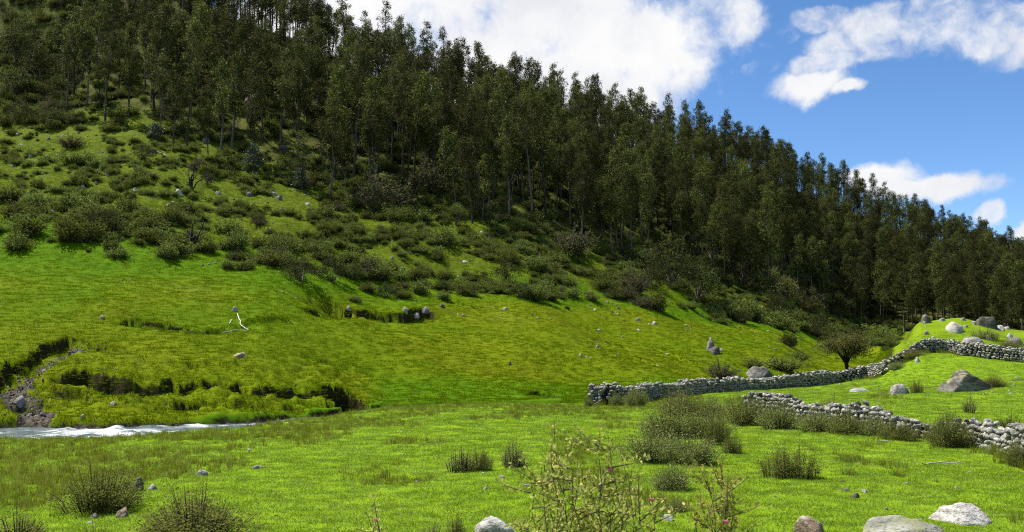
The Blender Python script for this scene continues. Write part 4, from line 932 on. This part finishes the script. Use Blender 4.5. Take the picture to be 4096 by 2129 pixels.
# ------------------------------------------------------------------ dry stone walls
def stone_mesh(seed):
    import bmesh
    rg = np.random.default_rng(seed); bm = bmesh.new(); bmesh.ops.create_icosphere(bm, subdivisions=2, radius=.5)
    V = np.array([v.co[:] for v in bm.verts])
    for k in range(7):
        n_ = rg.normal(size=3); n_ /= np.linalg.norm(n_); e = V @ n_ - rg.uniform(.24, .42); V = V - np.outer(np.maximum(e, 0) * .97, n_)
    V *= (1 + .10 * rg.normal(size=len(V)) * .4)[:, None]; V /= (V.max(0) - V.min(0))
    Fc = np.array([[v.index for v in f.verts] for f in bm.faces]); bm.free(); return mesh_obj('stone', V, Fc, M_WALL, link=False).data
STN = [stone_mesh(500 + k) for k in range(10)]
def wall(P, height, thick, size, label, hvar, seed):
    rg = random.Random(seed); P = np.array(P); seg = np.linalg.norm(np.diff(P, axis=0), axis=1); cum = np.concatenate([[0], np.cumsum(seg)]); L = cum[-1]
    root = empty('stone_wall', (P[0, 0], P[0, 1], zat(*P[0]))); tag(root, label, 'wall'); base_l = Vector(root.location)
    items = []
    def pt(s): return np.array([np.interp(s, cum, P[:, 0]), np.interp(s, cum, P[:, 1])])
    ss = np.arange(0, L, .5); C = np.array([pt(s) for s in ss]); zz = land(C[:, 0], C[:, 1])
    H_ = height * (1 + hvar * fbm(ss, ss * 0 + seed, 7, 3, seed))
    for side in (-1, 0, 1):
        zoff_max = H_.max(); zc = size * .25; course = 0
        while zc < zoff_max:
            s = rg.uniform(0, .3); hrow = size * rg.uniform(.58, .80)
            while s < L:
                ln = size * (rg.uniform(.5, 1.2) if rg.random() < .7 else rg.uniform(1.1, 1.9)); c = pt(s + ln / 2); d = pt(min(L, s + ln)) - pt(max(0, s)); a = math.atan2(d[1], d[0]); nrm = np.array([math.sin(a), -math.cos(a)])
                top = np.interp(s, ss, H_) + rg.uniform(-.12, .12)
                bat = thick * .5 * (1 - .25 * zc / height)
                if zc < top and not (side == 0 and zc < top - size * 1.1):
                    p = c + nrm * side * bat * rg.uniform(.85, 1.1); z = np.interp(s, ss, zz) + zc + rg.uniform(-.03, .03)
                    items.append((p[0], p[1], z, a + rg.uniform(-.6, .6), ln * rg.uniform(.82, 1.05), size * rg.uniform(.7, 1.25), hrow * rg.uniform(.75, 1.30), rg.randrange(10), rg.uniform(-.4, .4), rg.uniform(-.45, .45), side))
                s += ln * .92
            zc += hrow * .90
    # the stones that face the view are parts of their own, up to 300
    vis = sorted(items, key=lambda q: (q[10] == 1 and -0 or 0, math.hypot(q[0], q[1]) + (0 if q[10] in (0, 1) else 60)))
    V, Fc, n, RV = [], [], 0, []
    for k, q in enumerate(vis):
        M = Matrix.LocRotScale(Vector((q[0], q[1], q[2])) - base_l, Euler((q[8], q[9], q[3])), Vector((q[4], q[5], q[6])))
        if k < 300:
            o = bpy.data.objects.new('stone', STN[q[7]]); COL.objects.link(o); o.parent = root; o.matrix_local = M
        else:
            me = STN[q[7]]; v = np.array([x.co[:] for x in me.vertices]); A_ = np.array(M); V.append(v @ A_[:3, :3].T + A_[:3, 3])
            Fc.append(np.array([list(f.vertices) for f in me.polygons]) + n); n += len(v); RV.append(np.full(len(v), rg.random()))
    if V:
        o = mesh_obj('stonework', np.concatenate(V), np.concatenate(Fc), M_WALL, parent=root, attrs={'rv': np.concatenate(RV)}); o['kind'] = 'stuff'
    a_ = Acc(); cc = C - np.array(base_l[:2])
    # inner strip closing the wall, its near-black colour stands for shade in the gaps
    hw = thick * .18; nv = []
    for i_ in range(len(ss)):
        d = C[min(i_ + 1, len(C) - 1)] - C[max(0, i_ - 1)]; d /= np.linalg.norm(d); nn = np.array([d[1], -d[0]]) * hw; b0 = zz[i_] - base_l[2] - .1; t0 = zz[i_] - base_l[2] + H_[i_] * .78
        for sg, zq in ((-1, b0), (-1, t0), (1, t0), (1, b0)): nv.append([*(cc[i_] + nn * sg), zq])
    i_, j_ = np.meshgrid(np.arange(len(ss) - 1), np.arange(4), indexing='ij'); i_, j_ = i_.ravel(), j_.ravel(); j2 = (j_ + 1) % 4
    mesh_obj('gap_shade_core', nv, np.stack([i_ * 4 + j_, i_ * 4 + j2, (i_ + 1) * 4 + j2, (i_ + 1) * 4 + j_], 1), M_CORE, parent=root)
    print('WALL', label, len(items))
wall(NWP, 1.12, .8, .31, 'near dry stone wall half hidden by shrubs, running to the right edge', .60, 3)
wall(FWP, 1.08, .8, .33, 'far dry stone wall winding across the pasture and up the mound', .26, 4)

# ------------------------------------------------------------------ branches and sticks
def stick(pl, r, mat, label, name='fallen_branch', lift=.06):
    W_ = []
    for a, b in pl: x, y = at2(a, b); W_.append([x, y, zat(x, y) + lift])
    W_ = np.array(W_); b0 = W_[0].copy(); a_ = Acc(); t = np.linspace(0, 1, len(W_)); tt = np.linspace(0, 1, 10)
    Q = np.stack([np.interp(tt, t, W_[:, k]) for k in range(3)], 1); Q[1:-1] += rng.normal(0, .025, (8, 3))
    a_.add(*tube(Q - b0, np.linspace(r, r * .5, 10), 6)); o = bpy.data.objects.new(name, a_.mesh(name, mat)); COL.objects.link(o); o.location = b0; return tag(o, label, 'branch')
stick([(597, 793), (606, 815), (625, 834)], .05, M_DRIFT, 'bleached fallen branch slanting down the slope', lift=.12)
stick([(560, 835), (590, 832), (624, 835)], .045, M_DRIFT, 'bleached fallen branch lying level below the slanting one', lift=.12)
stick([(577, 809), (584, 800)], .04, M_DRIFT, 'short bleached stick left of the slanting branch')
stick([(2320, 1168), (2370, 1167), (2425, 1169)], .028, M_DRIFT, 'thin straight stick on grass before the near wall')
stick([(383, 372), (400, 378), (420, 388)], .13, M_DRIFT, 'pale fallen trunk on the rocky left slope', lift=.1)
stick([(2205, 1112), (2245, 1115)], .022, M_DRIFT, 'short pale stick at the foot of the near wall')
x, y = at2(2275, 840); a_ = Acc(); a_.add(*tube(np.array([[0, 0, -.2], [-.12, 0, 1.0], [-.25, 0, 2.2]]), np.array([.11, .10, .08]), 7))
o = bpy.data.objects.new('post', a_.mesh('post', M_DRIFT)); COL.objects.link(o); o.location = (x, y, zat(x, y)); tag(o, 'leaning whitish post left of the mound', 'post')

# ------------------------------------------------------------------ foreground plants on the bank
def spray(px, d, stems, label, seed, hpx):
    """stems: list of (top px x, top px y) in the 2576 px enlargement; leafy shoots growing at distance d"""
    rg = np.random.default_rng(seed); x0 = ray(px * K, 300)[0] * d; z0 = zat(x0, d); r = empty('flowering_shrub', (x0, d, z0)); tag(r, label, 'shrub')
    st = Acc(); P_, D_ = [], []; tips = []
    for (sx, sy) in stems:
        dd = d + rg.uniform(-.5, .5); rv = ray(sx * K, sy * K); tip = np.array([rv[0] * dd, dd, HC + rv[2] * dd]) - [x0, d, z0]
        b = np.array([tip[0] * .45 + rg.normal(0, .08), (dd - d) * .4, -.05]); mid = b * .5 + tip * .5 + [rg.normal(0, .16), rg.normal(0, .10), .10]
        t = np.linspace(0, 1, 9)[:, None]; C = b * (1 - t) ** 2 + 2 * t * (1 - t) * mid + t * t * tip; C[1:-1] += rg.normal(0, .018, (7, 3))
        st.add(*tube(C, np.linspace(.0075, .0022, 9), 5)); tips.append(tip)
        nl = int(rg.uniform(18, 75) * np.linalg.norm(tip - b)); f = rg.uniform(.2, 1, nl) ** .8
        c = np.stack([np.interp(f, t[:, 0], C[:, k]) for k in range(3)], 1); off = rg.normal(size=(nl, 3)); off /= np.linalg.norm(off, axis=1)[:, None]
        P_.append(c + off * .015); D_.append(off + [0, 0, .5])
        for q_ in range(int(rg.integers(3, 9))):
            f = rg.uniform(.35, .9); c = np.array([np.interp(f, t[:, 0], C[:, k]) for k in range(3)]); dv = rg.normal(size=3) * [1, 1, .4] + [0, 0, .7]; e = c + dv / np.linalg.norm(dv) * rg.uniform(.10, .38)
            st.add(*tube(np.array([c, (c + e) / 2 + [0, 0, -.01], e]), np.array([.006, .004, .002]), 4))
            nl = 26; g = rg.uniform(.2, 1, (nl, 1)); off = rg.normal(size=(nl, 3)); off /= np.linalg.norm(off, axis=1)[:, None]; P_.append(c + (e - c) * g + off * .012); D_.append(off + [0, 0, .5])
    for nm, me in (('stems', st.mesh('stems', M_TWIG)), ('foliage', leafmesh('foliage', np.concatenate(P_), np.concatenate(D_), .038, .020, M_HERO, rg, .3))):
        o = bpy.data.objects.new(nm, me); COL.objects.link(o); o.parent = r
    return r, (x0, d, z0)
def flower(parent, org, px, py, d, s):
    rv = ray(px * K, py * K); c = np.array([rv[0] * d, d, HC + rv[2] * d]) - org; a_ = Acc(); rg = np.random.default_rng(int(px))
    for k in range(9):
        an = k * .7; t = np.array([math.cos(an) * s, math.sin(an) * s, s * (1.1 + .3 * (k % 2))]); a_.add(*tube(np.array([[0, 0, 0], t * .6 + [0, 0, .1 * s], t]), np.array([.2, .42, .1]) * s, 5))
    o = bpy.data.objects.new('flower', a_.mesh('flower', M_PINK)); COL.objects.link(o); o.parent = parent; o.location = c; o['label'] = 'pink thistle-like flower'
rg_ = random.Random(3)
stems = [(1395, 1062), (1418, 1120), (1362, 1175), (1440, 1110), (1510, 1072), (1530, 1100), (1386, 1120), (1475, 1190), (1345, 1240), (1540, 1150), (1590, 1180), (1620, 1165)]
stems += [(1372, 1150), (1405, 1165), (1452, 1160), (1330, 1200), (1560, 1130)]
stems += [(rg_.gauss(1545, 75), rg_.uniform(1185, 1300)) for _ in range(8)] + [(rg_.gauss(1400, 50), rg_.uniform(1230, 1330)) for _ in range(5)]
r_, o_r = spray(1490, 6.6, stems, 'tall leggy flowering shrub with pale leaves at the bottom centre', 71, 0)
flower(r_, o_r, 1535, 1186, 6.4, .022); flower(r_, o_r, 1640, 1262, 6.5, .018)
stems = [(1770, 1172), (1790, 1195), (1815, 1180), (1760, 1230), (1840, 1245), (1800, 1240), (1745, 1280), (1850, 1290), (1780, 1270), (1815, 1290)]
r_, o_r = spray(1795, 6.8, stems, 'thin leafy spray with a pink flower right of the tall leggy shrub', 72, 0)
flower(r_, o_r, 1826, 1318, 6.6, .020)
r_, o_r = spray(946, 7.2, [(946, 1310), (938, 1322), (960, 1330), (925, 1335)], 'short pink tipped shoot at the bottom edge left of the dark spiky plant', 73, 0)
flower(r_, o_r, 947, 1312, 7.1, .016)

# ------------------------------------------------------------------ grass
def tuft(seed, nb, rad, h, mat, wd, lean=.6):
    rg = np.random.default_rng(seed); a = rg.uniform(0, 6.28, nb); r = rad * np.sqrt(rg.uniform(0, 1, nb)); P = np.stack([np.cos(a) * r, np.sin(a) * r, np.full(nb, -.01)], 1)
    d = np.stack([rg.normal(0, lean, nb), rg.normal(0, lean, nb), np.ones(nb)], 1); d /= np.linalg.norm(d, axis=1)[:, None]
    s = np.stack([np.cos(a * 3), np.sin(a * 3), np.zeros(nb)], 1) * wd * .5; L = (h * rg.uniform(.5, 1.2, nb))[:, None]
    V = np.stack([P - s, P + s, P + d * L], 1).reshape(-1, 3); sh = np.repeat(rg.uniform(0, 1, nb), 3)
    return mesh_obj('grass_tuft', V, np.arange(3 * nb).reshape(-1, 3), mat, attrs={'shade': sh}, link=False).data
TG = [tuft(600 + k, 34, .17, .055, M_GRASS, .012, .8) for k in range(4)]
TS = [tuft(610 + k, 34, .36, .11, M_SLOPE, .04, .6) for k in range(4)]
TW = [tuft(620 + k, 28, .13, .26, M_WEED, .014, .30) for k in range(3)]
N = 165000; yy = rng.uniform(8 ** .8, 92 ** .8, N) ** 1.25; uu = rng.uniform(-190, 1250, N); xx = (uu - U0) / F * yy
lim = np.interp(uu, bu[o_], bd[o_]); c_ = np.interp(uu, ST_U, ST_C); w_ = np.interp(uu, ST_U, ST_W)
keep = (yy < np.where(uu < 560, c_ - w_ - .5, lim - .6)); xx, yy, uu = xx[keep], yy[keep], uu[keep]
scatter('meadow_grass', np.stack([xx, yy, land(xx, yy)], 1), rng.uniform(0, 6.28, len(xx)), rng.uniform(.7, 1.35, len(xx)) * np.interp(yy, [15, 60], [1, 1.6]), rng.integers(0, 4, len(xx)), TG, 'short bright meadow grass with straw coloured flecks')
N = 130000; uu = rng.uniform(-60, 1084, N); yy = np.where(rng.uniform(size=N) < .85, rng.uniform(45, 150, N), rng.uniform(150, 230, N)); xx = (uu - U0) / F * yy; D, _ = knots(uu); lim = np.interp(uu, bu[o_], bd[o_])
zz_, g_ = land(xx, yy, True); keep = (yy > np.where(uu < 560, D[:, 8] - .3, lim + .8)) & (yy < D[:, 11] + 55 * (uu < 340)) & (g_ < .35)
xx, yy, zz_ = xx[keep], yy[keep], zz_[keep]
scatter('slope_grass', np.stack([xx, yy, zz_], 1), rng.uniform(0, 6.28, len(xx)), rng.uniform(.5, 1.2, len(xx)), rng.integers(0, 4, len(xx)), TS, 'olive tussock grass on the slope')
fp = []
for P_, h_, L_, _s in SC:      # grass hanging over the broken turf edges
    sg = np.linalg.norm(np.diff(P_, axis=0), axis=1); cm = np.concatenate([[0], np.cumsum(sg)]); nn = int(cm[-1] * 10); q = rng.uniform(0, cm[-1], nn)
    fp.append(np.stack([np.interp(q, cm, P_[:, 0]) + rng.normal(0, .30, nn), np.interp(q, cm, P_[:, 1]) + rng.normal(-.05, .32, nn)], 1))
fp = np.concatenate(fp); _z, g_ = land(fp[:, 0], fp[:, 1], True)
TR = [tuft(630 + k, 30, .20, .26, M_SLOPE, .03, .9) for k in range(3)]
scatter('overhanging_grass', np.stack([fp[:, 0], fp[:, 1], _z], 1), rng.uniform(0, 6.28, len(fp)), rng.uniform(.35, .85, len(fp)), rng.integers(0, 3, len(fp)), TR, 'tufted grass hanging over the broken turf edges')
N = 40000; yy = rng.uniform(15 ** .9, 90 ** .9, N) ** (1 / .9); uu = rng.uniform(-60, 1084, N); xx = (uu - U0) / F * yy; lim = np.interp(uu, bu[o_], bd[o_]); c_ = np.interp(uu, ST_U, ST_C); w_ = np.interp(uu, ST_U, ST_W)
rim = np.where(uu < 560, c_ - w_ - .6, lim - .8); dn = fbm(xx, yy * .6, 4.5, 3, 95) + 1.0 * sst(yy, rim - 18, rim - 3) * (uu < 700) - .15 * (uu > 700)
keep = (yy < rim) & (dn > .50 + rng.uniform(-.2, .2, N)); xx, yy = xx[keep], yy[keep]
scatter('meadow_weeds', np.stack([xx, yy, land(xx, yy)], 1), rng.uniform(0, 6.28, len(xx)), rng.uniform(.5, 1.15, len(xx)), rng.integers(0, 3, len(xx)), TW, 'taller olive weeds standing in patches over the meadow')
print('GRASS', len(xx))

wp, ws = [], []
for P_, nn in ((NWP, 1500), (FWP, 1300)):
    sg = np.linalg.norm(np.diff(P_, axis=0), axis=1); cm = np.concatenate([[0], np.cumsum(sg)]); q = rng.uniform(0, cm[-1], nn)
    x_ = np.interp(q, cm, P_[:, 0]); y_ = np.interp(q, cm, P_[:, 1]); x2, y2 = np.interp(q + .3, cm, P_[:, 0]), np.interp(q + .3, cm, P_[:, 1]); L_ = np.hypot(x2 - x_, y2 - y_) + 1e-6
    off = np.where(rng.uniform(size=nn) < .75, -1, 1) * (.45 + np.abs(rng.normal(0, .28, nn))); k_ = fbm(q, q * 0, 3.0, 2, 5) > -.25
    x_, y_ = x_ - (y2 - y_) / L_ * off * -1, y_ + (x2 - x_) / L_ * off; wp.append(np.stack([x_, y_], 1)[k_])
wp = np.concatenate(wp)
scatter('wall_foot_weeds', np.stack([wp[:, 0], wp[:, 1], land(wp[:, 0], wp[:, 1])], 1), rng.uniform(0, 6.28, len(wp)), rng.uniform(.8, 1.9, len(wp)), rng.integers(0, 3, len(wp)), TW, 'rank grass growing along the foot of the stone walls')
